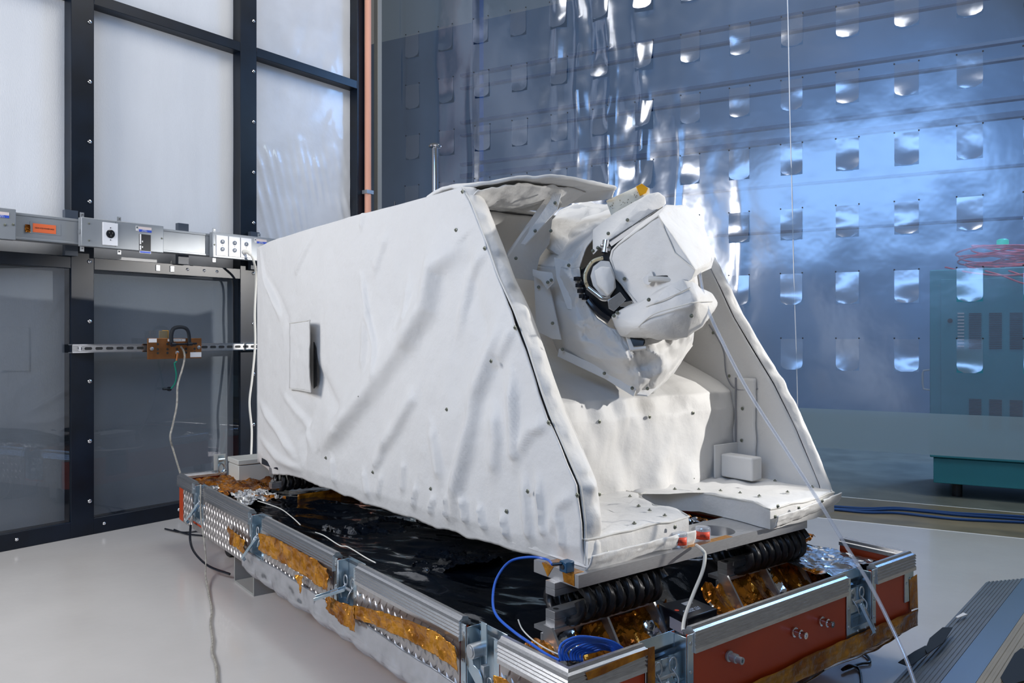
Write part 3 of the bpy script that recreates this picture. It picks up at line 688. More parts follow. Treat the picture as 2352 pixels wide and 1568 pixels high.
# recessed latches
def latch(side, a, b, style):
    c = (a+b)/2; w_ = b-a; z0 = .168; z1 = .322
    def B(m_, s0, s1, n0, n1, za, zb_, mi=0):
        p = side_pt(side, s0, n0, za); q = side_pt(side, s1, n1, zb_); m_.box(p[0], q[0], p[1], q[1], za, zb_, mi)
    m_ = MB(); fl = .020
    B(m_, a, a+fl, .001, .004, z0, z1+.010); B(m_, b-fl, b, .001, .004, z0, z1+.010); B(m_, a+fl, b-fl, .001, .004, z0, z0+.024)
    B(m_, a+fl, a+fl+.002, -.034, .001, z0+.020, z1+.005); B(m_, b-fl-.002, b-fl, -.034, .001, z0+.020, z1+.005)
    B(m_, a+fl, b-fl, -.036, -.034, z0+.020, z1+.012); B(m_, a+fl, b-fl, -.034, .001, z0+.021, z0+.023)
    for q_ in (.004, .008): B(m_, a+fl+.002, b-fl-.002, -.034, -.030, z0+.026+q_*2, z0+.029+q_*2)
    dish = part('latch_dish', m_, 'zinc', rc, bevel=.0012)
    m_ = MB()
    for s_, z in ((a+.010, z0+.03), (a+.010, z0+.08), (a+.010, z1-.01), (b-.010, z0+.03), (b-.010, z0+.08), (b-.010, z1-.01), (c-.02, z0+.009), (c+.02, z0+.009)):
        m_.add(*riv(side, s_, z, .004, .0048))
    part('dish_rivets', m_, 'steel', rc, under=dish)
    m_ = MB()
    def P(s, n, z): return side_pt(side, c+s, n, z)
    if style == 'butterfly':
        pts = [(-.046, .232), (-.050, .250), (-.040, .268), (-.024, .262), (-.015, .236), (.004, .232), (.018, .215), (.024, .196), (.012, .187), (-.006, .196), (-.034, .216)]
        pts = [(-p[0], p[1]) for p in pts]
        m_.prism([P(s, .006, z+.018) for s, z in pts], Vector(P(0, .003, 0))-Vector(P(0, 0, 0)), 0)
        m_.cyl(P(.018, -.02, .285), P(.018, .016, .285), .017, 20, mi=1); m_.cyl(P(.018, .016, .285), P(.018, .018, .285), .012, 20, mi=1)
        B(m_, c-.010, c+.012, -.012, -.009, .25, .350); B(m_, c-.018, c-.006, -.012, .004, .19, .26, 1)
        for z in (.20, .225): m_.tube([P(-.030+.010*math.cos(t), -.004, z+.012*math.sin(t)) for t in [i*.6 for i in range(11)]], .0022, 6, closed=True, mi=1)
    else:
        B(m_, c-.028, c+.028, -.030, -.022, .215, .285); 
        for sg in (-1, 1):
            m_.tube([P(sg*.024+.012*math.cos(t), -.010, .272+.016*math.sin(t)) for t in [i*.6 for i in range(11)]], .0022, 6, closed=True, mi=1)
            m_.tube(spath([P(sg*.024, -.012, .262), P(sg*.026, .004, .245), P(sg*.018, .006, .225)], 5), .0022, 6, mi=1)
        m_.cyl(P(-.026, -.006, .252), P(.026, -.006, .252), .0045, 10, mi=1)
        if side == 'F': e = [(-.004, -.002, .250), (.012, .030, .175)]
        elif a > 1.5: e = [(0, .0, .250), (.030, .040, .180)]
        elif a > .9: e = [(0, .002, .252), (.050, .075, .225)]
        p0 = Vector(P(*e[0])); p1 = Vector(P(*e[1])); d = (p1-p0); up = Vector((0, 0, 1)); wv = d.cross(up).normalized()*.015; th = wv.cross(d).normalized()*.0035
        m_.prism([p0-wv, p1-wv*.8, p1+wv*.8, p0+wv], th, 0)
        m_.prism([p0-wv, p0-wv+d, p0-wv+d+wv*.25, p0-wv+wv*.25], th*2.5, 0); m_.prism([p0+wv, p0+wv+d, p0+wv+d-wv*.25, p0+wv-wv*.25], th*2.5, 0)
        m_.prism([p1-wv*.9, p1-wv*.9+d*.05-th*3, p1+wv*.9+d*.05-th*3, p1+wv*.9], th, 0)
        m_.lathe([(.012, -.002), (.012, .004)], p0+d*.35+th*1.2, th, 12, 1)
    part('latch', m_, ['zinc', 'steel'], rc, under=dish, bevel=.0007, label='unlatched steel latch' if style != 'butterfly' else 'butterfly twist latch')
for k, (a, b) in enumerate(LD): latch('L', a, b, 'butterfly' if k == 0 else 'lever')
for a, b in FD: latch('F', a, b, 'lever')
# corner brackets
def corner(x, sx, y=0):
    m_ = MB()
    m_.box(x-.0045 if sx > 0 else x-.050, x+.050 if sx > 0 else x+.0045, y-.0045, y-.0005, .20, .288)
    xx = x-.0045 if sx > 0 else x+.0005
    m_.box(xx, xx+.004, y-.0005, y+.055, .20, .288)
    for q in (.02, .038):
        m_.add(*riv('F', x+sx*q, .268-.012*(q > .03), .0045, .0045)); m_.add(*riv('L' if sx > 0 else 'R', y+q, .268-.012*(q > .03), .0045, .0045))
    part('corner_bracket', m_, 'zinc', rc, bevel=.001)
corner(0, 1); corner(CWX, -1)
m_ = MB(); m_.box(CWX-.012, CWX-.009, .985, 1.035, .33, .375); m_.box(CWX-.012, CWX+.004, .985, 1.035, .372, .375); m_.cyl((CWX-.013, 1.01, .355), (CWX-.014, 1.01, .355), .004, 8, mi=1)
part('latch_tab', m_, ['zinc', 'ink'], rc)
# wrap film and tape low on the sides
m_ = MB()
def wf(u, v):
    y = .235+1.62*u; zt0 = .198-.012*min(1, abs(y-1.0)); z = zt0-(zt0-.095)*v; f_ = .006*fbm(y*9, v*2)*(v) + .012*v*v*math.sin(y*23+3*fbm(y*2, 1))
    top = .006*fbm(y*4, 0)
    return (-.0095-abs(f_)+.05*max(0, v-.75)*2, y, z+top*(1-v)+.008*fbm(y*6, 3)*v)
m_.grid(220, 14, wf); part('wrap_film', m_, 'clearfilm', rc, rc=False, smooth=80, thick=.0006)
m_ = MB()
def ff(u, v):
    x = -.01+1.42*u; z = .172-.07*v; return (x, -.009-.006*abs(fbm(x*9, v*3)), z+.006*fbm(x*5, 1)*(1-v)) if v < .8 else (x, -.012+.09*(v-.8)*5, z-.003-.01*fbm(x*6, 2))
m_.grid(160, 12, ff); part('bottom_tape_band', m_, 'kapton_tape', rc, rc=False, smooth=80, thick=.0006)
m_ = MB(); m_.grid(120, 6, lambda u, v: (.02+1.36*u, .005+.06*v+.01*fbm(u*6, v), .100-.028*v+.008*fbm(u*8, v*2+4))); part('bottom_foil', m_, 'silver', rc, rc=False, smooth=60, thick=.0006)
def band(pts, plane, m='kapton_tape', off=.0008):
    P = []
    for k in range(len(pts)):
        a = Vector((pts[k][0], pts[k][1])); b = Vector((pts[(k+1) % len(pts)][0], pts[(k+1) % len(pts)][1]))
        for j in range(4):
            q = a.lerp(b, j/4); p = CR.px(q.x, q.y, **plane); P.append(p)
    m_ = MB()
    if 'x' in plane: m_.prism([Vector((plane['x'], p.y, p.z+.002*fbm(p.y*30, 1))) for p in P], (-off, 0, 0))
    else: m_.prism([Vector((p.x, plane['y'], p.z+.002*fbm(p.x*30, 1))) for p in P], (0, -off, 0))
    part('tape_strip', m_, m, rc)
def wband(path_top, path_bot, x):
    # wavy amber tape strip lying on the wrap film, given as its top and bottom edges along the side
    m_ = MB(); n = 110
    def samp(path, t):
        q = t*(len(path)-1); i = min(int(q), len(path)-2); f = q-i
        return path[i][0]*(1-f)+path[i+1][0]*f, path[i][1]*(1-f)+path[i+1][1]*f
    T = [CR.px(u, v, x=x) for u, v in path_top]; Bt = [CR.px(u, v, x=x) for u, v in path_bot]
    T = [(p.y, p.z) for p in T]; Bt = [(p.y, p.z) for p in Bt]
    def fn(u, v):
        a = samp(T, u); b = samp(Bt, u); y = a[0]*(1-v)+b[0]*v; z = a[1]*(1-v)+b[1]*v
        return (x-.006*abs(ridge(y*22, z*26, 0, 4))-.001, y+.003*fbm(y*40, z*40), z)
    m_.grid(n, 16, fn); part('tape_strip', m_, 'kapton_tape', rc, rc=False, smooth=30, thick=.0005)
wband([(818, 1388), (880, 1402), (950, 1424), (1010, 1450), (1052, 1482)], [(818, 1418), (880, 1440), (950, 1470), (1010, 1505), (1056, 1540)], -.018)
wband([(598, 1222), (640, 1236), (690, 1262), (730, 1285), (757, 1305)], [(598, 1262), (640, 1285), (690, 1312), (730, 1340), (757, 1356)], -.018)
wband([(527, 1206), (545, 1222), (565, 1240)], [(530, 1250), (548, 1256), (566, 1272)], -.014)
wband([(745, 1362), (780, 1378), (820, 1392)], [(760, 1405), (790, 1430), (822, 1450)], -.020)
wband([(684, 1318), (700, 1322)], [(690, 1340), (697, 1362)], -.020)
wband([(1142, 1546), (1200, 1575), (1250, 1600)], [(1142, 1590), (1200, 1620), (1250, 1650)], -.018)
band([(1345, 1545), (1503, 1483), (1503, 1497), (1350, 1562)], dict(y=-.0105))
band([(1488, 1487), (1503, 1483), (1505, 1600), (1488, 1600)], dict(y=-.0108))
band([(1330, 1552), (1352, 1543), (1352, 1600), (1330, 1600)], dict(y=-.0050))
band([(2088, 1330), (2106, 1318), (2108, 1395), (2090, 1400)], dict(y=-.0050))
# pneumatic fittings on the orange end
for u, v, ln in ((1672, 1505, .040), (1822, 1450, .036), (1884, 1425, .036)):
    p = CR.px(u, v, y=0); m_ = MB()
    m_.lathe([(.012, 0), (.013, .002), (.013, .006), (.009, .008), (.009, .012), (.011, .013), (.011, ln*.6), (.008, ln*.62), (.0085, ln), (.004, ln), (.004, ln-.004)], (p.x, -.0005, p.z), (0, -1, 0), 18)
    part('hose_fitting', m_, 'chrome' if ln < .04 else 'steel', rc)
# casters
for x, y in ((.14, .30), (.14, 1.62), (.14, 2.45), (1.25, .30), (1.25, 1.62), (1.25, 2.45)):
    m_ = MB(); m_.box(x-.05, x+.05, y-.05, y+.05, .118, .129); m_.box(x-.026, x-.020, y-.03, y+.03, .04, .118); m_.box(x+.020, x+.026, y-.03, y+.03, .04, .118); m_.cyl((x-.026, y, .045), (x+.026, y, .045), .006, 8)
    f = part('caster', m_, 'steel', rc)
    m_ = MB(); m_.lathe([(.015, -.017), (.040, -.017), (.045, -.012), (.045, .012), (.040, .017), (.015, .017)], (x, y, .045), (1, 0, 0), 24); part('wheel', m_, 'rubber', rc, under=f)
# glossy black film lining the case
m_ = MB()
def lin(u, v):
    x = .026+(CWX-.052)*u; y = .026+(CLY-.052)*v
    e = min(x-.02, CWX-.02-x)*1.0; e2 = min(y-.02, CLY-.02-y)
    k = max(math.exp(-(x-.02)/.16), math.exp(-(CWX-.02-x)/.03), math.exp(-e2/.03)); base = .185 if y < .30 else .185+.075*min(1, (y-.30)/.15)
    n = .016*ridge(x*2.6+y*.8, y*1.6, 0, 4)*(1-k)+.010*fbm(x*5, y*3)*(1-k)
    return (x, y, base*(1-k)+.322*k+n*.9)
m_.grid(120, 220, lin); part('film_lining', m_, 'blackfilm', rc, rc=False, smooth=50)

# mounting beams and wire-rope isolators
from mathutils.geometry import tessellate_polygon
r = thing('mounting_beam', 'thick machined aluminium beam with a round hole under the front of the cover', 'beam', CR, (.7, .3, .408))
m_ = MB(); X0, X1, Y0, Y1, Z0, Z1 = .220, 1.169, .211, .376, .408, .4385
rect = [(X0, Y0), (X1, Y0), (X1, Y1), (X0, Y1)]; cir = [(.815+.062*math.cos(-2*math.pi*i/36), .290+.062*math.sin(-2*math.pi*i/36)) for i in range(36)]
for zz in (Z0, Z1):
    loops = [[Vector((x, y, zz)) for x, y in rect], [Vector((x, y, zz)) for x, y in cir]]
    m_.add(loops[0]+loops[1], tessellate_polygon(loops))
m_.add([(x, y, z) for z in (Z0, Z1) for x, y in rect], [(i, (i+1) % 4, 4+(i+1) % 4, 4+i) for i in range(4)])
m_.add([(x, y, z) for z in (Z0, Z1) for x, y in cir], [(i, (i+1) % 36, 36+(i+1) % 36, 36+i) for i in range(36)])
bmv = part('beam', m_, 'alu_plate', r)
m_ = MB(); m_.prism([(X0-.0006, .300, Z1), (X0-.0006, .344, Z1), (X0-.0006, .322, Z0+.001)], (-.0005, 0, 0)); m_.box(X0, X0+.05, .30, .344, Z1, Z1+.0008); m_.prism([(X0-.0006, .225, Z1), (X0-.0006, .268, Z1), (X0-.0006, .262, Z0+.004), (X0-.0006, .224, Z0+.002)], (-.0006, 0, 0)); m_.box(X0, X0+.03, .225, .268, Z1, Z1+.0008)
m_.box(.60, .80, .2112, .232, Z1, Z1+.0008)
part('tape_strip', m_, 'kapton_tape', r)
single('rear_beam', MB().box(.27, 1.2, 2.22, 2.42, .408, .438), 'blackplastic', CR, (.7, 2.3, .408), 'dark beam under the rear edge of the white cover', 'beam', bevel=.002)
def isolator(x0, x1, yc, lab, first=None):
    if first:
        o = first.copy(); COL.objects.link(o); b = Vector((x0, yc, .300)); o.location = CR.W(b); o['label'] = lab; BASE[o.name] = (CR, b)
        for ch in first.children:
            c = ch.copy(); COL.objects.link(c); c.parent = o
        return o
    r = thing('wire_rope_isolator', lab, 'isolator', CR, (x0, yc, .300), 'wire rope isolators holding up the beams')
    for z0, z1, nm in ((.300, .3385, 'lower_bar'), (.3755, .4075, 'upper_bar')):
        m_ = MB(); m_.box(x0, x1, yc-.017, yc+.017, z0, (z0+z1)/2-.0004); m_.box(x0, x1, yc-.017, yc+.017, (z0+z1)/2+.0004, z1)
        if nm == 'lower_bar': m_.cyl((x0+.018, yc, z1), (x0+.018, yc, z1+.0006), .007, 14, mi=1)
        else: m_.box(x0+.005, x1-.005, yc-.016, yc+.016, z1, z1+.0004)
        part(nm, m_, ['alu_plate', 'ink'], r, bevel=.0012)
    turns = 9; n = turns*34; m_ = MB(); pts = []
    for i in range(n+1):
        t = i/n; a = 2*math.pi*turns*t + 1.2
        pts.append((x0+.035+(x1-x0-.06)*t, yc-.070*math.sin(a), .3535+.0465*math.cos(a)))
    m_.tube(pts, .0132, 16, lobes=5, twist=34, lob=.42)
    part('wire_rope', m_, 'rope', r, smooth=80)
    return r
iso = isolator(.202, .562, .292, 'coiled wire rope isolator under the left end of the aluminium beam')
isolator(.860, 1.220, .292, 'coiled wire rope isolator under the right end of the aluminium beam', iso)
isolator(.270, .630, 2.31, 'coiled wire rope isolator at the far left below the cover', iso)
# angle brackets below the isolators
def bracket(x0, x1, yc, lab):
    r = thing('gusset_bracket', lab, 'bracket', CR, (x0, yc, .2), 'brackets carrying the front isolators')
    m_ = MB(); m_.box(x0+.008, x1-.014, yc-.030, yc+.03, .290, .2995); m_.box(x0, x1, yc-.012, yc-.004, .16, .290); part('angle', m_, 'alu_plate', r)
    for x in (x0, x0+.175, x0+.345):
        m_ = MB(); m_.prism([(x, yc-.044, .312), (x, yc-.013, .312), (x, yc-.013, .17), (x, yc-.130, .17), (x, yc-.118, .205)], (.007, 0, 0)); part('gusset', m_, 'alu_plate', r)
bracket(.175, .535, .30, 'aluminium gusset bracket nearest the blue cable coil'); bracket(.835, 1.19, .30, 'aluminium gusset bracket right of the black battery box')

# crumpled amber and silver foil
def foil(name, lab, x0, x1, y0, y1, zf, amp, mix, seed, nu=70, nv=50, mats=('kapton', 'silver')):
    m_ = MB(); rr = random.Random(seed)
    def fn(u, v):
        eu = .035*fbm(v*4, seed)*1.0; x = x0+(x1-x0)*u+eu*(abs(u-.5)*2); y = y0+(y1-y0)*v+.02*fbm(u*5, seed+2)*(abs(v-.5)*2)
        x = max(x0, min(x1, x)); y = max(y0, min(y1, y))
        return (x+.006*fbm(x*30, y*30, seed), y+.006*fbm(x*30, y*30, seed+5), zf(x, y)+amp*(ridge(x*11+seed, y*11, seed, 4))*.5)
    m_.grid(nu, nv, fn)
    for i, f in enumerate(m_.f):
        c = Vector(m_.v[f[0]]); m_.m[i] = 1 if fbm(c.x*7+seed, c.y*7, 2)+mix > 0 else 0
    single(name, m_, list(mats), CR, (x0, y0, zf(x0, y0)), lab, 'foil', 'crumpled foil in the case', rc=False, smooth=14 if mats[0] == 'kapton' else 45)
foil('amber_foil', 'crumpled amber foil around the left bracket, behind the blue coil', .05, .60, .03, .285, lambda x, y: .200+.75*max(0, y-.20), .040, -.35, 1, 90, 60)
foil('amber_foil', 'crumpled amber foil around the right bracket', .74, 1.30, .03, .285, lambda x, y: .205+.75*max(0, y-.20), .045, -.45, 2, 100, 60)
foil('amber_foil', 'crumpled amber foil filling the right rear of the case front', 1.18, 1.362, .30, 1.15, lambda x, y: .298+.015*math.sin(y*5), .034, -.35, 3, 50, 90)
foil('silver_foil', 'smooth silver foil patch in the right front corner of the case', 1.10, 1.362, .08, .34, lambda x, y: .295-.0*x, .016, .5, 4, 40, 40)
foil('amber_foil', 'crumpled amber foil in the far left corner of the case', .03, .40, 2.28, 2.73, lambda x, y: .300+.0*x, .030, -.25, 5)
foil('silver_foil', 'bright silver foil scrap beside the far left latch', .035, .22, 1.98, 2.28, lambda x, y: .318-.10*(x-.03), .040, .05, 6, 50, 40)
m_ = MB(); m_.grid(40, 10, lambda u, v: (.32+.5*u, 2.12+.01*fbm(u*4, v), .20+.11*v)); m_.grid(2, 10, lambda u, v: (.32+.004*u, 2.12-.05*(1-v)*0, .2+.11*v))
single('amber_sheet', m_, 'kapton_tape', CR, (.5, 2.12, .2), 'upright amber sheet hanging below the far left isolator', 'foil', thick=.002, rc=False)

foil('film_scrap', 'crumpled shiny film heaped on the black lining below the cover edge', .20, .50, .85, 1.60, lambda x, y: .255+.012*math.sin(y*9), .036, -.62, 7, 80, 140, ('blackfilm', 'silver'))
# ================================================================ COVERED INSTRUMENT
ins = thing('covered_instrument', 'big instrument wrapped in a wrinkled white cloth cover with a camera head', 'instrument', CR, (.76, 1.3, .4385))
XS = .270
def pl2(u, v): p = CR.px(u, v, x=XS); return (p.y, p.z)
# fold lines of the long side, each (points, height, half-width)
FOLDS = [([(1048, 568), (1004, 617), (988, 703), (940, 780), (864, 882), (788, 985), (750, 1023)], .030, .045),
 ([(1156, 747), (1134, 812), (1102, 915), (1086, 1012), (1064, 1105), (1048, 1175)], .022, .030),
 ([(1183, 860), (1189, 1010), (1190, 1060)], .014, .018), ([(1145, 942), (1150, 1012), (1140, 1090)], .012, .022),
 ([(836, 633), (847, 725), (863, 790), (874, 860)], .012, .014), ([(842, 725), (836, 850)], .010, .018),
 ([(598, 563), (614, 644), (646, 725)], .013, .014), ([(592, 915), (641, 985), (679, 1040)], .014, .020), ([(594, 1000), (640, 1050), (690, 1075)], .010, .016),
 ([(939, 644), (934, 725), (907, 752)], .008, .018), ([(999, 975), (1010, 1050), (1015, 1100)], .012, .020),
 ([(896, 996), (875, 1050), (863, 1072)], .013, .022), ([(961, 904), (939, 942), (890, 1023)], .014, .024),
 ([(1243, 1094), (1254, 1210), (1259, 1225)], .012, .012), ([(1210, 1094), (1216, 1186), (1222, 1240)], .012, .014),
 ([(722, 541), (690, 617), (685, 627)], .008, .014), ([(842, 487), (836, 525)], .007, .010), ([(890, 541), (863, 627)], .007, .016),
 ([(1064, 560), (1096, 700), (1150, 850)], -.006, .040), ([(900, 700), (930, 800), (820, 930)], -.007, .050),
 ([(1113, 575), (1080, 640), (1060, 760)], .010, .018), ([(1183, 757), (1150, 830)], .009, .016), ([(1258, 975), (1225, 990), (1200, 1040)], .010, .016),
 ([(1100, 930), (1060, 1010), (1030, 1120)], -.006, .026), ([(700, 800), (760, 900), (790, 960)], -.010, .040), ([(620, 640), (660, 720), (670, 760)], -.006, .030),
 ([(720, 940), (700, 1000), (705, 1060)], -.010, .030), ([(655, 905), (700, 960), (720, 1020)], .008, .018), ([(930, 1060), (925, 1130)], .010, .014),
 ([(1000, 1140), (990, 1180)], .012, .010), ([(1040, 1130), (1032, 1190)], .012, .010), ([(1075, 1140), (1080, 1200)], .014, .012), ([(1110, 1160), (1120, 1215)], .012, .010),
 ([(1160, 1180), (1170, 1235)], .012, .010), ([(1290, 1180), (1300, 1260)], .010, .010), ([(960, 1115), (950, 1165)], .010, .010), ([(880, 1090), (870, 1140)], .008, .010),
 ([(770, 1050), (775, 1110)], .010, .014), ([(840, 1080), (850, 1140)], .009, .012), ([(1320, 1140), (1290, 1160), (1270, 1230)], .008, .014)]
FOLDS = [([pl2(*q) for q in P], a, w_) for P, a, w_ in FOLDS]
def side_d(y, z):
    d = .014*fbm(y*1.5, z*1.5, 7, 2) + .0035*fbm(y*7, z*4, 9, 2) + .0028*ridge(y*3.2+z*2.0, z*2.2-y*.6, 3, 3)
    for P, a, w_ in FOLDS:
        best = 9; tt = 0; sd = 1
        for k in range(len(P)-1):
            q, s_, t = segdist((y, z), P[k], P[k+1])
            if q < best: best = q; tt = (k+t)/(len(P)-1); sd = s_
        if best < w_*3.2:
            wv = w_*(.8 if sd > 0 else 1.35); e = min(1, .35+tt*4, .35+(1-tt)*4)
            d += a*1.45*e*math.exp(-(best/wv)**2)
    ey = min(1, (2.47-y)/.15)
    return max(-.012, d)*max(.15, ey)
BOT = [(.247, .437), (.5, .42), (.9, .405), (1.3, .40), (1.7, .405), (2.1, .405), (2.3, .375), (2.38, .39), (2.47, .408)]
TOP = [(.247, .445), (.264, .636), (.377, .797), (.411, .856), (.467, .967), (.527, 1.067), (.596, 1.161), (.656, 1.267), (.732, 1.387), (.775, 1.436), (1.0, 1.432), (1.4, 1.433), (1.8, 1.431), (2.2, 1.424), (2.47, 1.406)]
def interp(T, y):
    if y <= T[0][0]: return T[0][1]
    for a, b in zip(T[:-1], T[1:]):
        if y <= b[0]: return a[1]+(b[1]-a[1])*(y-a[0])/(b[0]-a[0])
    return T[-1][1]
mb = MB(); NU, NV = 230, 150
def sidef(u, v):
    yb = .247+(2.47-.247)*u
    # columns fan from the vertical-ish lower front edge up to the slanted front
    yt = .775+(2.47-.775)*u; k = v
    zb_ = interp(BOT, yb)+.006*fbm(yb*9, 3); zt_ = interp(TOP, yt)+.004*fbm(yt*8, 5)
    z = zb_+(zt_-zb_)*k
    # front outline: y as a function of z
    yf = interp([(.437, .247), (.546, .247), (.636, .264), (.797, .377), (.856, .411), (.967, .467), (1.067, .527), (1.161, .596), (1.267, .656), (1.387, .732), (1.436, .775)], z)
    y = yf+(2.47-yf)*u
    z = interp(BOT, y)*(1-k)+interp([(y0, z0) for y0, z0 in TOP if y0 >= .775], max(y, .775))*k + (.006*fbm(y*9, 3)*(1-k))
    hem = .012*max(0, 1-k/.05)
    return (XS-side_d(y, z)+hem, y, z)
mb.grid(NU, NV, sidef)
side = part('side_cover', mb, 'cloth', ins, rc=False, smooth=70, thick=.004, label='long wrinkled side cover')
# narrow front edge band of the left wall, from outer line to inner line
OUT = [(1.436, .775), (1.387, .732), (1.267, .656), (1.161, .596), (1.067, .527), (.967, .467), (.856, .411), (.797, .377), (.636, .264), (.546, .247), (.437, .247)]
def yslant(z): return interp(sorted([(a, b) for a, b in OUT]), z)
def bandf(x0, x1, sgn, bow=0):
    def f(u, v):
        z = .445+(1.436-.445)*v; y = yslant(z)-bow*math.sin(v*math.pi)
        wr = .006*fbm(z*14, u*2, 3)+.005*math.sin(z*70+5*fbm(z*6, 1))*math.sin(u*math.pi)
        return (x0+(x1-x0)*u, y-.016*math.sin(u*math.pi)+wr*math.sin(u*math.pi)+.012*u*sgn, z)
    return f
mb = MB(); mb.grid(14, 160, bandf(XS+.001, .338, 1)); part('edge_band', mb, 'cloth', ins, rc=False, smooth=70, thick=.003)
mb = MB(); mb.tube([(XS+.003+.001, yslant(z)-.002-side_d(yslant(z)+.01, z)*0, z) for z in [.445+i*.0125 for i in range(80)]], .0028, 6); part('seam', mb, 'seam', ins)
mb = MB(); mb.grid(30, 40, lambda u, v: (.340+.004*fbm(u*4, v*4, 2), (yslant(.45+.98*v)+.012)+(1.05-yslant(.45+.98*v))*u, .45+.98*v)); part('inner_wall', mb, 'cloth', ins, rc=False, thick=.003, smooth=70)
# far wall: inner face, front band and outer face
ROUT = [(1.436, .80), (1.292, .712), (1.18, .645), (1.063, .580), (.95, .50), (.836, .418), (.694, .336), (.517, .25), (.45, .235)]
def yr(z): return interp(sorted(ROUT), z)
mb = MB(); mb.grid(50, 60, lambda u, v: (1.325+.006*fbm(u*5, v*5, 6)+.004*math.sin(u*26+v*9)*(1-u)**2, yr(.46+.97*v)+.018+(1.06-yr(.46+.97*v))*u, .46+.97*v)); part('far_inner_wall', mb, 'cloth', ins, rc=False, thick=.003, smooth=70)
def rb(u, v):
    z = .45+(1.436-.45)*v; y = yr(z)+.014*(1-u)
    wr = .006*fbm(z*13, u*2, 8)+.004*math.sin(z*60+4*fbm(z*6, 4))
    return (1.325+.038*u, y-.014*math.sin(u*math.pi)+wr*math.sin(u*math.pi), z)
mb = MB(); mb.grid(12, 140, rb); part('edge_band', mb, 'cloth', ins, rc=False, smooth=70, thick=.003)
mb = MB(); mb.grid(50, 40, lambda u, v: (1.36+.006*fbm(u*7, v*5, 4), yr(.445+.99*v)+(2.47-yr(.445+.99*v))*u, .445+.99*v)); part('far_side_cover', mb, 'cloth', ins, rc=False, thick=.003, smooth=70)
mb = MB(); mb.grid(20, 24, lambda u, v: (XS+(1.36-XS)*u, 2.47+.008*fbm(u*5, v*5), .41+1.0*v)); part('rear_cover', mb, 'cloth', ins, rc=False, thick=.003)
# top: slopes down a little towards the far side and the open front
def topf(u, v):
    x = XS+(1.36-XS)*u; y = .80+(2.47-.80)*v+.20*math.sin(u*math.pi)*(1-v)
    z = interp([(.775, 1.434), (1.4, 1.431), (2.2, 1.422), (2.47, 1.404)], y)+.008*fbm(x*6, y*5, 1)*min(1, 8*u)*min(1, 8*(1-u))
    return (x, y, z)
mb = MB(); mb.grid(60, 60, topf); part('top_cover', mb, 'cloth', ins, rc=False, smooth=70, thick=.004)
# hood flaring up over the opening
def hood(u, v):
    x = XS+.006+.475*u
    yfr = .775-.13*math.sin(min(1, u*1.5)*math.pi/2)-.03*u; yb = .98-(.98-yfr-.02)*max(0, (u-.55)/.45)**1.5
    ztop = interp([(0, 1.434), (.12, 1.452), (.35, 1.472), (.65, 1.478), (1, 1.466)], u)
    y = yb+(yfr-yb)*v; z = 1.434+(ztop-1.434)*v**1.3*(1.0)+.016*math.sin(v*math.pi)*(1-.3*u)
    return (x, y+.004*fbm(u*9, v*4), z+.005*fbm(u*8, v*6, 2)*v)
mb = MB(); mb.grid(60, 24, hood); part('hood', mb, 'cloth', ins, rc=False, smooth=70, thick=.010, label='hood flap flaring over the opening')
def hoodu(u, v):
    x = XS+.02+.40*u; a = interp([(0, 1.428), (.35, 1.462), (.7, 1.470), (1, 1.463)], u)
    y = .72-.03*u+.20*v; z = a-.035*math.sin(min(1, v*1.4)*math.pi/2)*(1+.5*math.sin(u*math.pi))-.006*abs(ridge(u*5, v*3))
    return (x, y, z)
mb = MB(); mb.grid(50, 20, hoodu); part('hood_lining', mb, 'cloth', ins, rc=False, smooth=60, thick=.003)
# recess: upright seat back, sloping ledge, upper back
def recess(u, v):
    x = .343+(1.325-.343)*u
    path = [(.59, .46), (.588, .60), (.585, .74), (.60, .80), (.66, .835), (.82, .90), (.96, 1.0), (1.02, 1.15), (1.04, 1.30), (1.05, 1.428)]
    q = v*(len(path)-1); i = min(int(q), len(path)-2); f = q-i; y = path[i][0]*(1-f)+path[i+1][0]*f; z = path[i][1]*(1-f)+path[i+1][1]*f
    w_ = .014*fbm(x*5, z*4, 5, 2)+.007*fbm(x*13, z*9, 2, 2)
    # puckers running down from the ledge line
    w_ += .010*math.exp(-((z-.78)/.05)**2)*math.sin(x*42+2*math.sin(x*9))
    w_ += .010*math.exp(-((z-.52)/.05)**2)*math.sin(x*35+1)
    w_ += -.020*math.exp(-((x-.78)/.012)**2)*max(0, min(1, (.82-z)*8))*max(0, min(1, (z-.70)*12))
    return (x, y-w_, z)
mb = MB(); mb.grid(110, 130, recess); part('recess_back', mb, 'cloth', ins, rc=False, smooth=70, thick=.003)
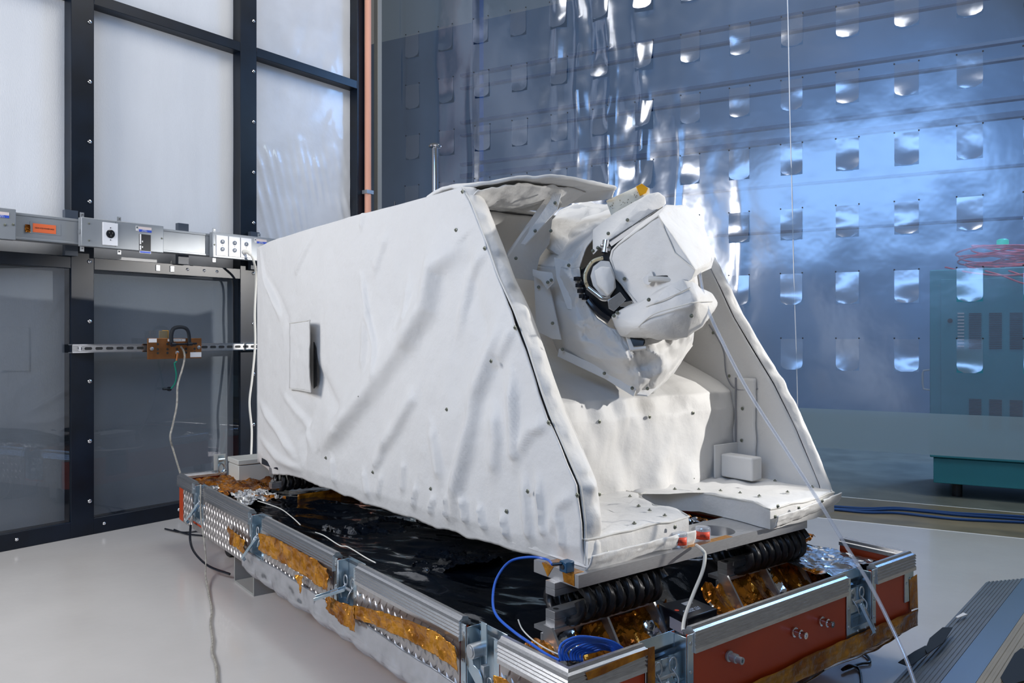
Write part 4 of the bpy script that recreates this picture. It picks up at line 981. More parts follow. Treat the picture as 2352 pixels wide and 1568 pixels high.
# seat pads either side of the notch
def pad(name, poly, z0, z1, seed, lip=.012):
    bm = bmesh.new(); n = len(poly)
    cx = sum(p[0] for p in poly)/n; cy = sum(p[1] for p in poly)/n
    me = MB(); rings = []
    P = []
    for k in range(n):
        a = Vector(poly[k]); b = Vector(poly[(k+1) % n]); m = max(1, int((b-a).length/.02))
        for j in range(m): P.append(a.lerp(b, j/m))
    k = len(P); vs = []
    lev = [(z0, 1.0), (z0+(z1-z0)*.3, 1.0), (z0+(z1-z0)*.6, 1.0), (z0+(z1-z0)*.9, .997), (z1, .98), (z1+.002, .90), (z1+.001, .7), (z1, .45), (z1, .2)]
    for z, s_ in lev:
        for q in P:
            x = cx+(q.x-cx)*s_; y = cy+(q.y-cy)*s_; e = .006*fbm(x*16, y*16, z*16+seed, 2)
            vs.append((x+e*(1 if s_ > .95 else 0), y+e, z+(.006*fbm(x*11, y*11, seed, 2)+.003*math.sin(x*50+y*37) if s_ < 1 else .0)))
    fs = [(l*k+i, l*k+(i+1) % k, (l+1)*k+(i+1) % k, (l+1)*k+i) for l in range(len(lev)-1) for i in range(k)]
    fs += [tuple(range(k-1, -1, -1)), tuple(range((len(lev)-1)*k, len(lev)*k))]
    me.add(vs, fs); bm.free()
    o = part(name, me, 'cloth', ins, smooth=60)
    me = MB(); me.tube([(cx+(q.x-cx)*1.002, cy+(q.y-cy)*1.002, z1-.002+.006*fbm(q.x*11, q.y*11, seed, 2)) for q in P], .0028, 6, closed=True); part('piping', me, 'seam', ins, under=o)
    return o
padL = pad('left_pad', [(.272, .235), (.655, .245), (.675, .30), (.690, .40), (.735, .50), (.775, .545), (.775, .60), (.272, .60)], .440, .512, 1)
padR = pad('right_pad', [(.950, .192), (1.15, .190), (1.31, .205), (1.352, .24), (1.352, .60), (.80, .60), (.80, .555), (.86, .56), (.915, .545), (.975, .47), (.968, .32)], .440, .503, 2)
# loose front flaps of the pads
mb = MB(); mb.grid(50, 10, lambda u, v: (.262+.392*u, .232-.010*math.sin(v*2)+.004*fbm(u*9, v*3)-.012*v*(1-u), .437+.040*v-.006*math.sin(u*8)*(1-v))); part('front_flap', mb, 'cloth', ins, rc=False, thick=.003)
mb = MB(); mb.grid(40, 8, lambda u, v: (.955+.365*u, .186+.015*u*u-.008*math.sin(v*2)+.004*fbm(u*9, v*3, 3)-.008*v, .445+.036*v+.022*u)); part('front_flap', mb, 'cloth', ins, rc=False, thick=.003)
# cushion box and its backing on the far inner wall
def wbx(name, pts_front, depth_vec, under=None, bev=.006):
    m_ = MB(); m_.prism(pts_front, depth_vec); return part(name, m_, 'cloth', ins, bevel=bev, under=under)
c0 = CR.px(1652, 1098, x=1.18); c1 = CR.px(1745, 1104, x=1.09)
mb = MB(); mb.box(1.222, 1.278, .4465, .576, .509, .588); part('cushion_block', mb, 'cloth', ins, bevel=.006)
mb = MB(); mb.box(1.192, 1.322, .577, .583, .505, .620); part('cushion_backing', mb, 'cloth', ins, bevel=.002)
# vertical pleat with a binding down the back right corner of the recess
mb = MB(); mb.grid(6, 30, lambda u, v: (1.320-.004*u, .585-.085*u+.004*fbm(v*9, u), .52+.33*v)); part('pleat', mb, 'cloth', ins, rc=False, thick=.004)
mb = MB(); mb.tube(spath([CR.px(u, v, x=1.318) for u, v in ((1628, 745), (1660, 800), (1668, 860), (1690, 893), (1740, 893))], 6), .0022, 6); mb.tube([(1.316, .583, z) for z in [.52+i*.03 for i in range(12)]], .0035, 6)
part('seam', mb, 'tabink', ins)
# pocket flap on the long side
P = [CR.px(u, v, x=XS-.030) for u, v in ((658, 742), (722, 735), (723, 900), (658, 893))]
def pk(u, v):
    a = P[3].lerp(P[2], u); b = P[0].lerp(P[1], u); q = a.lerp(b, v); return (XS-.016-.030*u**2-.006*math.sin(v*math.pi)*u-.003*fbm(u*5, v*6), q.y, q.z)
mb = MB(); mb.grid(16, 30, pk); fl = part('pocket_flap', mb, 'cloth', ins, rc=False, thick=.003)
mb = MB(); rimp = [pk(i/12, 0) for i in range(13)]+[pk(1, j/20) for j in range(1, 21)]+[pk(1-i/12, 1) for i in range(1, 13)]; mb.tube([(x-.002, y, z) for x, y, z in rimp], .0022, 6); part('seam', mb, 'seam', ins, under=fl)
mb = MB(); mb.prism([CR.px(u, v, x=XS-.014) for u, v in ((720, 785), (724, 800), (727, 840), (728, 870), (726, 886), (720, 892))], (.004, 0, 0)); part('pocket_shade', mb, 'darkgap', ins, under=fl)  # dark sliver painted in for the shade along the flap's free edge

# ---- the gimballed camera head in the opening
def V(u, v, d): return CR.L(((u-CU)/FPX*d, d, 1-(v-HV)*d/FPX))
def lump(name, mats, front, back_d, shrink=.9, bev=.010, noise_=.003, label=None, under=None, cut=.03):
    # closed bag through the given outline points: (u, v, distance) in front, copied back_d deeper
    m_ = bpy.data.meshes.new(name); bm = bmesh.new()
    F_ = [V(*p) for p in front]; c = sum(F_, Vector())/len(F_)
    away = (CR.L((0, 2, 1))-CR.L((0, 1, 1)))
    for p in F_: bm.verts.new(p)
    cu_ = sum(p[0] for p in front)/len(front); cv_ = sum(p[1] for p in front)/len(front)
    for p in front: bm.verts.new(V(cu_+(p[0]-cu_)*shrink, cv_+(p[1]-cv_)*shrink, p[2]+back_d))
    r_ = bmesh.ops.convex_hull(bm, input=bm.verts)
    bmesh.ops.delete(bm, geom=[g for g in r_['geom_interior'] if isinstance(g, bmesh.types.BMVert)], context='VERTS')
    bmesh.ops.dissolve_limit(bm, angle_limit=R(4), verts=bm.verts, edges=bm.edges)
    bmesh.ops.bevel(bm, geom=list(bm.edges), offset=bev, segments=2, affect='EDGES', profile=.6)
    bmesh.ops.triangulate(bm, faces=bm.faces)
    for _ in range(5):
        es = [e for e in bm.edges if e.calc_length() > cut]
        if not es: break
        bmesh.ops.subdivide_edges(bm, edges=es, cuts=1, use_grid_fill=True)
        bmesh.ops.triangulate(bm, faces=[f for f in bm.faces if len(f.verts) > 4])
    bm.normal_update()
    for v in bm.verts: v.co += v.normal*noise_*(fbm(v.co.x*14, v.co.y*14, v.co.z*14, 3)+.5*ridge(v.co.x*7, v.co.y*7, v.co.z*7, 2))
    bmesh.ops.recalc_face_normals(bm, faces=bm.faces)
    m_ = MB(); bm.verts.index_update(); m_.add([v.co.copy() for v in bm.verts], [[q.index for q in f.verts] for f in bm.faces]); bm.free()
    return part(name, m_, mats, ins, smooth=32, label=label, under=under)
def sheet(name, pts, m='cloth', off=.006, under=None, label=None, bev=.001, nz=.002):
    # stiff cloth or metal piece with its own thickness
    P_ = [V(*p) for p in pts]; n_ = (P_[1]-P_[0]).cross(P_[2]-P_[0]).normalized()
    if n_.dot(CR.L((0, 0, 1))-P_[0]) > 0: n_ = -n_
    m_ = MB(); m_.prism(P_, n_*off); return part(name, m_, m, ins, bevel=bev, under=under, label=label)
# sleeve from the recess back to the gimbal
base = [(1232, 610, 2.62), (1240, 690, 2.60), (1262, 760, 2.58), (1284, 812, 2.56), (1395, 868, 2.44), (1460, 908, 2.40), (1500, 902, 2.42), (1545, 860, 2.50), (1590, 790, 2.62), (1600, 680, 2.74), (1590, 560, 2.86), (1500, 480, 2.9), (1400, 474, 2.88), (1310, 492, 2.85), (1262, 545, 2.75)]
neck = [(1330, 615, 2.36), (1336, 655, 2.36), (1350, 700, 2.35), (1372, 730, 2.34), (1400, 752, 2.33), (1430, 762, 2.33), (1465, 755, 2.34), (1490, 730, 2.36), (1520, 700, 2.40), (1540, 640, 2.45), (1530, 580, 2.48), (1490, 530, 2.5), (1430, 510, 2.48), (1380, 525, 2.44), (1345, 570, 2.40)]
def loop(Q, t):
    q = (t % 1)*len(Q); i = int(q) % len(Q); f = q-int(q); a = V(*Q[i]); b = V(*Q[(i+1) % len(Q)]); return a.lerp(b, f)
def slv(u, v):
    a = loop(base, u); b = loop(neck, u); q = a.lerp(b, v); q = q+Vector((0, -.03, -.01))*math.sin(v*math.pi)
    e = .026*math.sin(v*math.pi)*ridge(q.x*5, q.y*4, q.z*6, 3)
    e += .009*math.sin(v*math.pi)*math.sin(u*2*math.pi*8+2.5*fbm(u*9, v*2))+.004*fbm(u*60, v*8)
    return (q.x-e*.7, q.y-e, q.z)
mb = MB(); mb.grid(220, 50, slv); part('neck_sleeve', mb, 'cloth', ins, rc=False, smooth=38, thick=.004, label='wrinkled cloth sleeve round the gimbal')
sheet('hem_strip', [(1284, 800, 2.50), (1395, 850, 2.42), (1462, 892, 2.37), (1455, 910, 2.37), (1390, 870, 2.42), (1280, 818, 2.50)])
sheet('hem_strip', [(1462, 905, 2.375), (1520, 850, 2.42), (1582, 780, 2.50), (1590, 790, 2.50), (1530, 868, 2.42), (1486, 907, 2.375)])
# panels and flaps on the left of the sleeve
sheet('side_flap', [(1226, 635, 2.50), (1232, 760, 2.50), (1268, 778, 2.46), (1288, 780, 2.45), (1262, 660, 2.48), (1240, 632, 2.50)])
sheet('side_flap', [(1272, 590, 2.46), (1278, 640, 2.45), (1303, 710, 2.42), (1350, 712, 2.39), (1330, 640, 2.40), (1306, 600, 2.43)])
sheet('side_flap', [(1223, 617, 2.46), (1240, 622, 2.44), (1268, 625, 2.43), (1273, 645, 2.43), (1257, 662, 2.43), (1243, 640, 2.44), (1224, 630, 2.46)])
sheet('side_flap', [(1168, 590, 2.46), (1200, 540, 2.48), (1240, 490, 2.52), (1275, 452, 2.55), (1262, 560, 2.56), (1240, 590, 2.56), (1228, 645, 2.56), (1178, 638, 2.48)], off=.008, nz=.004)
sheet('strap', [(1158, 590, 2.50), (1172, 602, 2.50), (1292, 470, 2.50), (1278, 440, 2.50), (1262, 442, 2.50)], off=.008)
sheet('strap', [(1196, 560, 2.44), (1206, 562, 2.44), (1280, 482, 2.44), (1290, 445, 2.44), (1270, 442, 2.44), (1262, 462, 2.44)], off=.006)
lump('rear_drape', 'cloth', [(1285, 492, 2.72), (1330, 482, 2.78), (1400, 474, 2.8), (1440, 500, 2.78), (1440, 600, 2.6), (1360, 640, 2.5), (1300, 600, 2.52), (1262, 570, 2.58), (1258, 530, 2.64)], .12, 1.0, .012, .012)
lump('rear_drape', 'cloth', [(1290, 484, 2.9), (1340, 470, 2.9), (1400, 478, 2.9), (1420, 520, 2.88), (1300, 540, 2.88), (1262, 520, 2.88)], .10, 1.0, .012, .012)
# shroud plate behind the head, dark gap, perforated blanket box
lump('upper_shroud', 'cloth', [(1362, 528, 2.42), (1408, 492, 2.44), (1488, 446, 2.46), (1512, 442, 2.46), (1527, 453, 2.46), (1529, 468, 2.45), (1470, 505, 2.41), (1400, 553, 2.37), (1384, 562, 2.36), (1362, 585, 2.37)], .05, .98, .004, .002)
lump('gap_frame', 'darkgap', [(1386, 566, 2.36), (1400, 552, 2.365), (1520, 478, 2.43), (1515, 500, 2.42), (1420, 570, 2.36), (1395, 600, 2.35)], .03, .98, .003, 0)
sheet('chrome_edge', [(1398, 556, 2.355), (1470, 508, 2.40), (1522, 474, 2.425), (1524, 479, 2.425), (1472, 513, 2.40), (1402, 562, 2.355)], 'chrome')
bx = lump('blanket_box', 'mli', [(1392, 461, 2.52), (1472, 424, 2.52), (1492, 432, 2.52), (1492, 448, 2.52), (1420, 500, 2.50), (1405, 498, 2.50)], .05, 1.0, .0015, 0)
sheet('gold_tape', [(1461, 428, 2.512), (1474, 421, 2.512), (1489, 432, 2.512), (1484, 443, 2.512), (1470, 450, 2.512)], 'yellow', under=bx)
mb = MB()
rr = random.Random(8)
for k in range(26):
    a = rr.uniform(0, 1); b = rr.uniform(.08, .75); p = V(1398+(64)*a+10*b, 467-31*a+28*b, 2.512); m2 = V(1398+(64)*a+10*b, 467-31*a+28*b, 2.508)
    mb.cyl(p, m2, .0014, 6)
part('perforations', mb, 'mat_brown', ins, under=bx)
# camera housing, two faces meeting at the near edge
def plane3(a, b, c):
    A_, B_, C_ = V(*a), V(*b), V(*c); n_ = (B_-A_).cross(C_-A_).normalized(); o_ = CR.L((0, 0, 1))
    def f(u, v):
        q = V(u, v, 1)-o_; return (u, v, n_.dot(A_-o_)/n_.dot(q))
    return f
F1 = plane3((1402, 592, 2.33), (1464, 699, 2.29), (1548, 575, 2.17)); F2 = plane3((1548, 575, 2.17), (1515, 492, 2.225), (1641, 591, 2.35))
head = lump('camera_housing', 'cloth', [F1(*q) for q in ((1402, 594), (1406, 574), (1419, 560), (1512, 494), (1550, 580), (1597, 620), (1588, 641), (1545, 656), (1477, 702), (1462, 700), (1415, 638))]
    + [F2(*q) for q in ((1531, 471), (1576, 472), (1609, 500), (1641, 591), (1634, 609), (1602, 618))], .14, .92, .0025, .0045, label='boxy cloth-wrapped camera housing')
sheet('square_patch', [(1474, 640, 2.242), (1497, 622, 2.225), (1503, 640, 2.222), (1490, 655, 2.232), (1480, 652, 2.238)], off=.003, under=head)
mb = MB(); q = [V(1490, 641, 2.215), V(1515, 640, 2.205), V(1545, 642, 2.20), V(1562, 641, 2.20)]; mb.tube(spath(q, 5), .008, 8); part('cable_sheath', mb, 'seam', ins, under=head)
mb = MB(); mb.tube(spath([V(1491, 637, 2.214), V(1530, 634, 2.20), V(1585, 639, 2.195)], 5), .0022, 6); part('seam', mb, 'ink', ins, under=head)
def F_(P, u, v, e=.004): q = P(u, v); return V(u, v, q[2]-e)
mb = MB(); mb.tube([F_(F1, 1512+(1550-1512)*t, 494+(580-494)*t) for t in [i/8 for i in range(9)]]+[F_(F1, 1550+47*t, 580+40*t, .005) for t in (.3, .6, 1)], .0018, 6); mb.tube([F_(F1, *q) for q in ((1464, 697), (1416, 637), (1404, 594), (1408, 575), (1420, 562), (1511, 496))], .0018, 6); part('seam', mb, 'seam', ins, under=head)
sheet('front_tab', [(1590, 618, 2.205), (1612, 612, 2.235), (1630, 610, 2.27), (1642, 590, 2.32), (1634, 616, 2.27), (1600, 632, 2.21)], 'cloth', .003, under=head)
# lower housing bag
low = lump('lower_housing', 'cloth', [(1404, 727, 2.30), (1425, 715, 2.28), (1480, 695, 2.22), (1540, 655, 2.16), (1568, 642, 2.15), (1590, 645, 2.17), (1602, 665, 2.18), (1632, 675, 2.24), (1640, 695, 2.25), (1634, 715, 2.22), (1610, 750, 2.19), (1580, 772, 2.20), (1550, 779, 2.21), (1480, 772, 2.24), (1430, 765, 2.29), (1408, 750, 2.30), (1596, 690, 2.12), (1540, 720, 2.15), (1470, 745, 2.20)], .15, .88,   .004, .010, label='lower cloth-wrapped housing')
mb = MB()
mb.tube(spath([V(1484, 704, 2.19), V(1520, 690, 2.155), V(1560, 672, 2.13), V(1585, 660, 2.13)], 6), .0015, 6)
mb.tube(spath([V(1466, 750, 2.20), V(1500, 722, 2.16), V(1550, 706, 2.125), V(1597, 694, 2.105), V(1636, 692, 2.22)], 6), .0018, 6)
part('seam', mb, 'seam', ins, under=low)
sheet('open_port', [(1443, 768, 2.28), (1462, 778, 2.27), (1478, 786, 2.26), (1478, 794, 2.26), (1455, 796, 2.27)], 'darkgap', .01)
sheet('port_collar', [(1436, 766, 2.29), (1444, 766, 2.29), (1456, 797, 2.27), (1484, 794, 2.26), (1484, 800, 2.26), (1448, 804, 2.27)], 'cloth', .01)
# gimbal: dark ring, gold rim, grey dome, connectors
lump('gimbal_core', 'darkgap', [(1320, 632, 2.40), (1336, 632, 2.36), (1360, 600, 2.34), (1400, 575, 2.35), (1425, 640, 2.34), (1450, 690, 2.33), (1470, 715, 2.33), (1410, 735, 2.335), (1398, 728, 2.34), (1370, 700, 2.35), (1342, 690, 2.36)], .06, 1.0, .004, 0)
rimq = [(1385, 592, 2.325), (1362, 600, 2.325), (1347, 622, 2.325), (1344, 642, 2.32), (1350, 660, 2.32), (1368, 674, 2.315), (1385, 686, 2.31), (1402, 684, 2.31)]
mb = MB(); mb.tube(spath([V(*q) for q in rimq[:5]], 5), .0072, 8, flat=.5); part('gimbal_rim', mb, 'bracketgold', ins)
mb = MB(); mb.tube(spath([V(*q) for q in rimq[4:]], 5), .0068, 8, flat=.5); part('gimbal_rim', mb, 'chrome', ins)
lump('gimbal_disc', 'cloth', [(1362, 612, 2.325), (1380, 598, 2.325), (1400, 600, 2.325), (1412, 630, 2.32), (1415, 660, 2.315), (1400, 682, 2.31), (1380, 678, 2.315), (1362, 656, 2.32), (1356, 634, 2.32)], .03, 1.0, .003, 0)
lump('dome_cap', 'cloth', [(1365, 622, 2.30), (1380, 612, 2.295), (1402, 614, 2.29), (1411, 640, 2.285), (1410, 665, 2.285), (1396, 680, 2.285), (1386, 662, 2.285), (1372, 655, 2.295), (1390, 640, 2.282), (1396, 655, 2.280)], .03, 1.0, .004, 0)
sheet('clamp_plate', [(1396, 690, 2.30), (1424, 670, 2.30), (1438, 688, 2.30), (1410, 715, 2.30), (1398, 708, 2.30)], 'alu', .012)
sheet('clamp_plate', [(1425, 695, 2.31), (1452, 690, 2.31), (1462, 700, 2.31), (1440, 706, 2.31), (1424, 704, 2.31)], 'chrome', .012)
mb = MB(); mb.cyl(V(1392, 552, 2.345), V(1388, 580, 2.34), .010, 14); mb.cyl(V(1378, 566, 2.34), V(1402, 572, 2.34), .007, 10); part('gimbal_joint', mb, 'chrome', ins)
for k, (u, v) in enumerate(((1326, 640), (1330, 655), (1334, 668), (1338, 680), (1345, 684), (1341, 650))):
    mb = MB(); mb.box(*(lambda p: (p.x-.008, p.x+.008, p.y-.008, p.y+.008, p.z-.006, p.z+.006))(V(u, v, 2.355)))
    part('connector', mb, 'blackplastic', ins, bevel=.001)
mb = MB(); mb.tube(spath([V(1352, 690, 2.34), V(1364, 706, 2.33), V(1380, 722, 2.325), V(1400, 735, 2.32)], 5), .011, 10); part('cable_bundle', mb, 'blackplastic', ins)

# snap fasteners
snap_me = None
def snap(p, nrm, r_=.0060):
    global snap_me
    if snap_me is None:
        m_ = MB(); m_.lathe([(1, 0), (1, .18), (.82, .3), (.45, .3), (.42, .75), (.3, .95), (.02, 1.0)], (0, 0, 0), (0, 0, 1), 12)
        s_ = mkobj('snap_stud', m_, 'snap', CR, (0, 0, 0)); snap_me = s_.data; bpy.data.objects.remove(s_)
    o = bpy.data.objects.new('snap_stud', snap_me); COL.objects.link(o); o.parent = ins
    o.location = Vector(p)-BASE[ins.name][1]; o.rotation_euler = Vector(nrm).to_track_quat('Z', 'Y').to_euler(); o.scale = (r_,)*3
for u, v in ((1047, 528), (1113, 570), (1183, 752), (1128, 829), (1026, 940), (825, 910), (1260, 970), (660, 1027), (748, 1051), (856, 1084), (989, 1122), (1163, 1174), (1212, 1128), (1326, 1137), (1062, 440)):
    p = CR.px(u, v, x=XS); d = side_d(p.y, p.z); p = CR.px(u, v, x=XS-d-.003); snap((XS-d-.0025, p.y, p.z), (-1, 0, 0))
for u, v, pl in ((1377, 968, dict(y=.575)), (1492, 957, dict(y=.575)), (1592, 948, dict(y=.575)), (1377, 1135, dict(y=.56)), (1592, 1098, dict(y=.575))):
    p = CR.px(u, v, **pl); snap(p, (0, -1, 0))
for u, v in ((1675, 863), (1705, 938), (1703, 1011), (1638, 764)): snap(CR.px(u, v, x=1.313), (-1, 0, 0))
for u, v in ((1447, 1140), (1467, 1162), (1492, 1172), (1527, 1184), (1457, 1202)): snap(CR.px(u, v, z=.516), (0, 0, 1))
for u, v in ((1550, 1123), (1605, 1124), (1655, 1127), (1700, 1132), (1744, 1139), (1809, 1130), (1780, 1104), (1865, 1118)): snap(CR.px(u, v, z=.507), (0, 0, 1))
for u, v in ((1396, 1270), (1488, 1252), (1550, 1210), (1566, 1235)): snap(CR.px(u, v, y=.228), (0, -1, 0))
for u, v in ((1780, 1186), (1786, 1162), (1834, 1166), (1888, 1150)): snap(CR.px(u, v, y=.174), (0, -1, 0))
cdir = CR.L((0, 0, 1))-CR.L((0, 2, 1.2))
for u, v, d in ((1434, 604, 2.305), (1414, 584, 2.32), (1434, 640, 2.30), (1573, 623, 2.19), (1490, 688, 2.165), (1588, 725, 2.10), (1418, 718, 2.27), (1410, 725, 2.27), (1441, 505, 2.40), (1397, 536, 2.37), (1362, 576, 2.355), (1373, 569, 2.355), (1265, 530, 2.43), (1229, 530, 2.43), (1275, 466, 2.43), (1185, 593, 2.45), (1258, 648, 2.42), (1266, 643, 2.42), (1237, 659, 2.48), (1269, 742, 2.44), (1306, 609, 2.41), (1334, 617, 2.38), (1344, 703, 2.37), (1366, 711, 2.36), (1353, 733, 2.38), (1292, 802, 2.47), (1388, 857, 2.40), (1452, 891, 2.36), (1487, 892, 2.36), (1522, 849, 2.40), (1568, 794, 2.47)):
    snap(V(u, v, d), cdir, .0055)
# ================================================================ SMALL THINGS
Z1P = .4392
for k, (u, v, lab) in enumerate(((1623, 1244, 'small clear jar with a red label by the round hole'), (1576, 1259, 'small clear jar with a red label half behind the left pad'))):
    c = CR.px(u, v, z=Z1P); c.y = max(c.y, .232)
    r = thing('sample_jar', lab, 'jar', CR, (c.x, c.y, Z1P), 'clear jars on the aluminium beam')
    m_ = MB(); m_.lathe([(.0005, 0), (.020, 0), (.021, .003), (.021, .032), (.0195, .034), (.0195, .006), (.0005, .005)], (c.x, c.y, Z1P), n=28); part('body', m_, 'jar', r)
    m_ = MB(); m_.lathe([(.0005, .033), (.0195, .0325), (.0205, .036), (.0195, .038), (.0005, .037)], (c.x, c.y, Z1P), n=28); part('lid', m_, 'jar', r)
    m_ = MB(); d = (CR.L((0, 0, 0))-c); a0 = math.atan2(d.y, d.x)
    m_.grid(14, 2, lambda q, w_: (c.x+.0216*math.cos(a0-1.0+2.0*q), c.y+.0216*math.sin(a0-1.0+2.0*q), Z1P+.008+.021*w_)); part('paper_label', m_, 'label_r', r, thick=.0004, rc=False)
    X = Vector((-math.sin(a0), math.cos(a0), 0)); o = Vector((c.x+.0226*math.cos(a0), c.y+.0226*math.sin(a0), Z1P+.0185))
    text('print', 'SAMPLE\nDO NOT REMOVE', .0042, o, X, (0, 0, 1), 'ink', r)
c = CR.px(1302, 1312, z=Z1P); r = thing('sensor_cube', 'small dark blue sensor cube on the left end of the aluminium beam', 'sensor', CR, (c.x, c.y, Z1P))
c.y = max(c.y, .235); m_ = MB(); m_.box(c.x-.013, c.x+.013, c.y-.013, c.y+.013, Z1P, Z1P+.026); part('body', m_, 'sensor', r, bevel=.002)
m_ = MB(); m_.cyl((c.x-.0131, c.y, Z1P+.013), (c.x-.0145, c.y, Z1P+.013), .006, 12); m_.cyl((c.x-.013, c.y+.004, Z1P+.02), (c.x-.03, c.y+.018, Z1P+.018), .004, 8); part('connector', m_, 'blackplastic', r)
sc = c
q = [Vector((sc.x-.03, sc.y+.018, Z1P+.018)), CR.px(1255, 1284, z=Z1P+.006), CR.px(1215, 1279, z=Z1P+.004), V(1170, 1290, 1.98), V(1140, 1330, 1.93), V(1132, 1380, 1.86), V(1142, 1415, 1.80), V(1180, 1450, 1.74), V(1220, 1478, 1.70), V(1255, 1502, 1.655), V(1285, 1516, 1.63)]
m_ = MB(); m_.tube(spath(q, 8), .0032, 8); single('sensor_cable', m_, 'blue', CR, tuple(q[0]), 'thin blue cable looping from the blue sensor cube down into the case', 'cable')
m_ = MB(); rb_ = random.Random(2)
for k in range(9):
    o_ = k*2.6; a = rb_.uniform(-3, 3)
    q = [V(1289+k*6.0, 1517, 1.62+.004*k), V(1282+k*7+a, 1494+o_*.4, 1.625+.006*k), V(1294+k*9, 1474+o_+a*.5, 1.64+.008*k), V(1328+k*7, 1462+o_*1.35, 1.655+.007*k), V(1372+k*4, 1464+o_*1.4+a*.4, 1.67+.006*k), V(1408, 1474+o_*1.1, 1.69), V(1430-k*1.5, 1488+o_*.7, 1.70)]
    m_.tube(spath(q, 7), .0029, 8)
single('blue_cable_coil', m_, 'blue', CR, tuple(V(1290, 1517, 1.62)), 'coil of bright blue cable tucked in the near corner of the case', 'cable')
# black battery box
zt_ = .300; P4 = [CR.px(u, v, z=zt_) for u, v in ((1512, 1386), (1579, 1420), (1648, 1397), (1587, 1371))]
P4 = [Vector((p.x, max(p.y, .03), p.z)) for p in P4]
r = thing('battery_box', 'flat black battery box between the two amber brackets', 'battery', CR, (P4[0].x, P4[0].y, .24))
m_ = MB(); m_.prism(P4, (0, 0, -.055)); part('body', m_, 'blackplastic', r, bevel=.003)
ex = (P4[2]-P4[1]).normalized(); ey = (P4[0]-P4[1]).normalized(); o = P4[1]
m_ = MB(); a = o+ex*.055+ey*.065+Vector((0, 0, .0004)); m_.prism([a, a+ex*.03, a+ex*.03+ey*.018, a+ey*.018], (0, 0, .0006)); part('sticker', m_, 'label_w', r)
m_ = MB(); m_.lathe([(.006, 0), (.006, .0006)], o+ey*.055+ex*.012+Vector((0, 0, .0004)), (0, 0, 1), 14); part('round_mark', m_, 'label_r', r)
text('print', 'CHARGE 12-3\nMODEL 2207', .010, o+ex*.050+ey*.032+Vector((0, 0, .0012)), ex, ey, 'inkw', r)
m_ = MB(); nn = ey.cross(Vector((0, 0, 1))).normalized()
nn = nn if nn.dot(P4[3]-P4[0]) < 0 else -nn
a = P4[1]+nn*.0005+ey*.015+Vector((0, 0, -.045)); m_.prism([a, a+ey*.055, a+ey*.055+Vector((0, 0, .028)), a+Vector((0, 0, .028))], nn*.0006); part('side_label', m_, 'label_p', r)
q = [CR.px(1600, 1252, z=Z1P+.004), CR.px(1612, 1262, z=Z1P+.006), V(1619, 1275, 2.03), V(1614, 1310, 2.00), V(1594, 1360, 1.95), V(1575, 1410, 1.90), V(1569, 1440, 1.87), V(1570, 1448, 1.86)]
m_ = MB(); m_.tube(spath(q, 8), .0046, 8); single('white_lead', m_, 'ivory', CR, tuple(q[0]), 'short white lead dropping from the beam towards the black battery box', 'cable')
# beige enclosure in the far left corner
r = thing('enclosure_box', 'beige plastic enclosure with a lid in the far left corner of the case', 'box', CR, (.35, 2.64, .3))
m_ = MB(); m_.box(.215, .46, 2.57, 2.72, .29, .385); part('body', m_, 'beigebox', r, bevel=.003)
m_ = MB(); m_.box(.212, .463, 2.567, 2.723, .388, .412); part('lid', m_, 'beigebox', r, bevel=.003)
r = thing('end_latch', 'open zinc latch standing up on the rear rim beside the beige enclosure', 'latch', CR, (.17, 2.75, .34))
m_ = MB(); m_.box(.150, .205, 2.728, 2.732, .350, .425, 1); m_.box(.165, .195, 2.715, 2.719, .335, .420); m_.cyl((.165, 2.712, .40), (.195, 2.712, .40), .008, 10); m_.tube([(.18+.015*math.cos(t), 2.708, .36+.022*math.sin(t)) for t in [i*.6 for i in range(11)]], .003, 6, closed=True)
part('latch', m_, ['zinc', 'beigebox'], r)
m_ = MB(); m_.box(.80, 1.05, 1.55, 1.90, .29, .40); m_.lathe([(.010, 0), (.010, -.004), (.004, -.005)], (.80, 1.62, .33), (-1, 0, 0), 10, 1)
for k in range(5): m_.cyl((.80, 1.68+k*.02, .33), (.797, 1.68+k*.02, .33), .0025, 8, mi=1)
m_.box(.74, .80, 1.95, 2.1, .29, .31, 2)
single('control_box', m_, ['blackplastic', 'steel', 'label_r'], CR, (.9, 1.7, .29), 'black control box half hidden under the middle of the cover', 'box', bevel=.001)
# white strings on the long-side rim
for k, (Q, lab) in enumerate(((((592, 1150), (640, 1166), (668, 1185), (690, 1205)), 'fine white string on the rim beside the far left latch'), (((724, 1222), (745, 1230), (780, 1252), (800, 1256), (840, 1280), (863, 1292)), 'fine white string on the rim beside the middle latch'))):
    q = [CR.px(u, v, z=.348-.010*math.sin(i)) for i, (u, v) in enumerate(Q)]
    m_ = MB(); m_.tube(spath(q, 6), .0018, 6); single('string', m_, 'ivory', CR, tuple(q[0]), lab, 'string')
q = [V(1190, 1422, 1.70), V(1200, 1445, 1.69), V(1225, 1470, 1.67), V(1260, 1492, 1.65), V(1290, 1505, 1.64)]
m_ = MB(); m_.tube(spath(q, 6), .0016, 6); single('string', m_, 'ivory', CR, tuple(q[0]), 'fine white string beside the thin blue cable at the near corner', 'string')
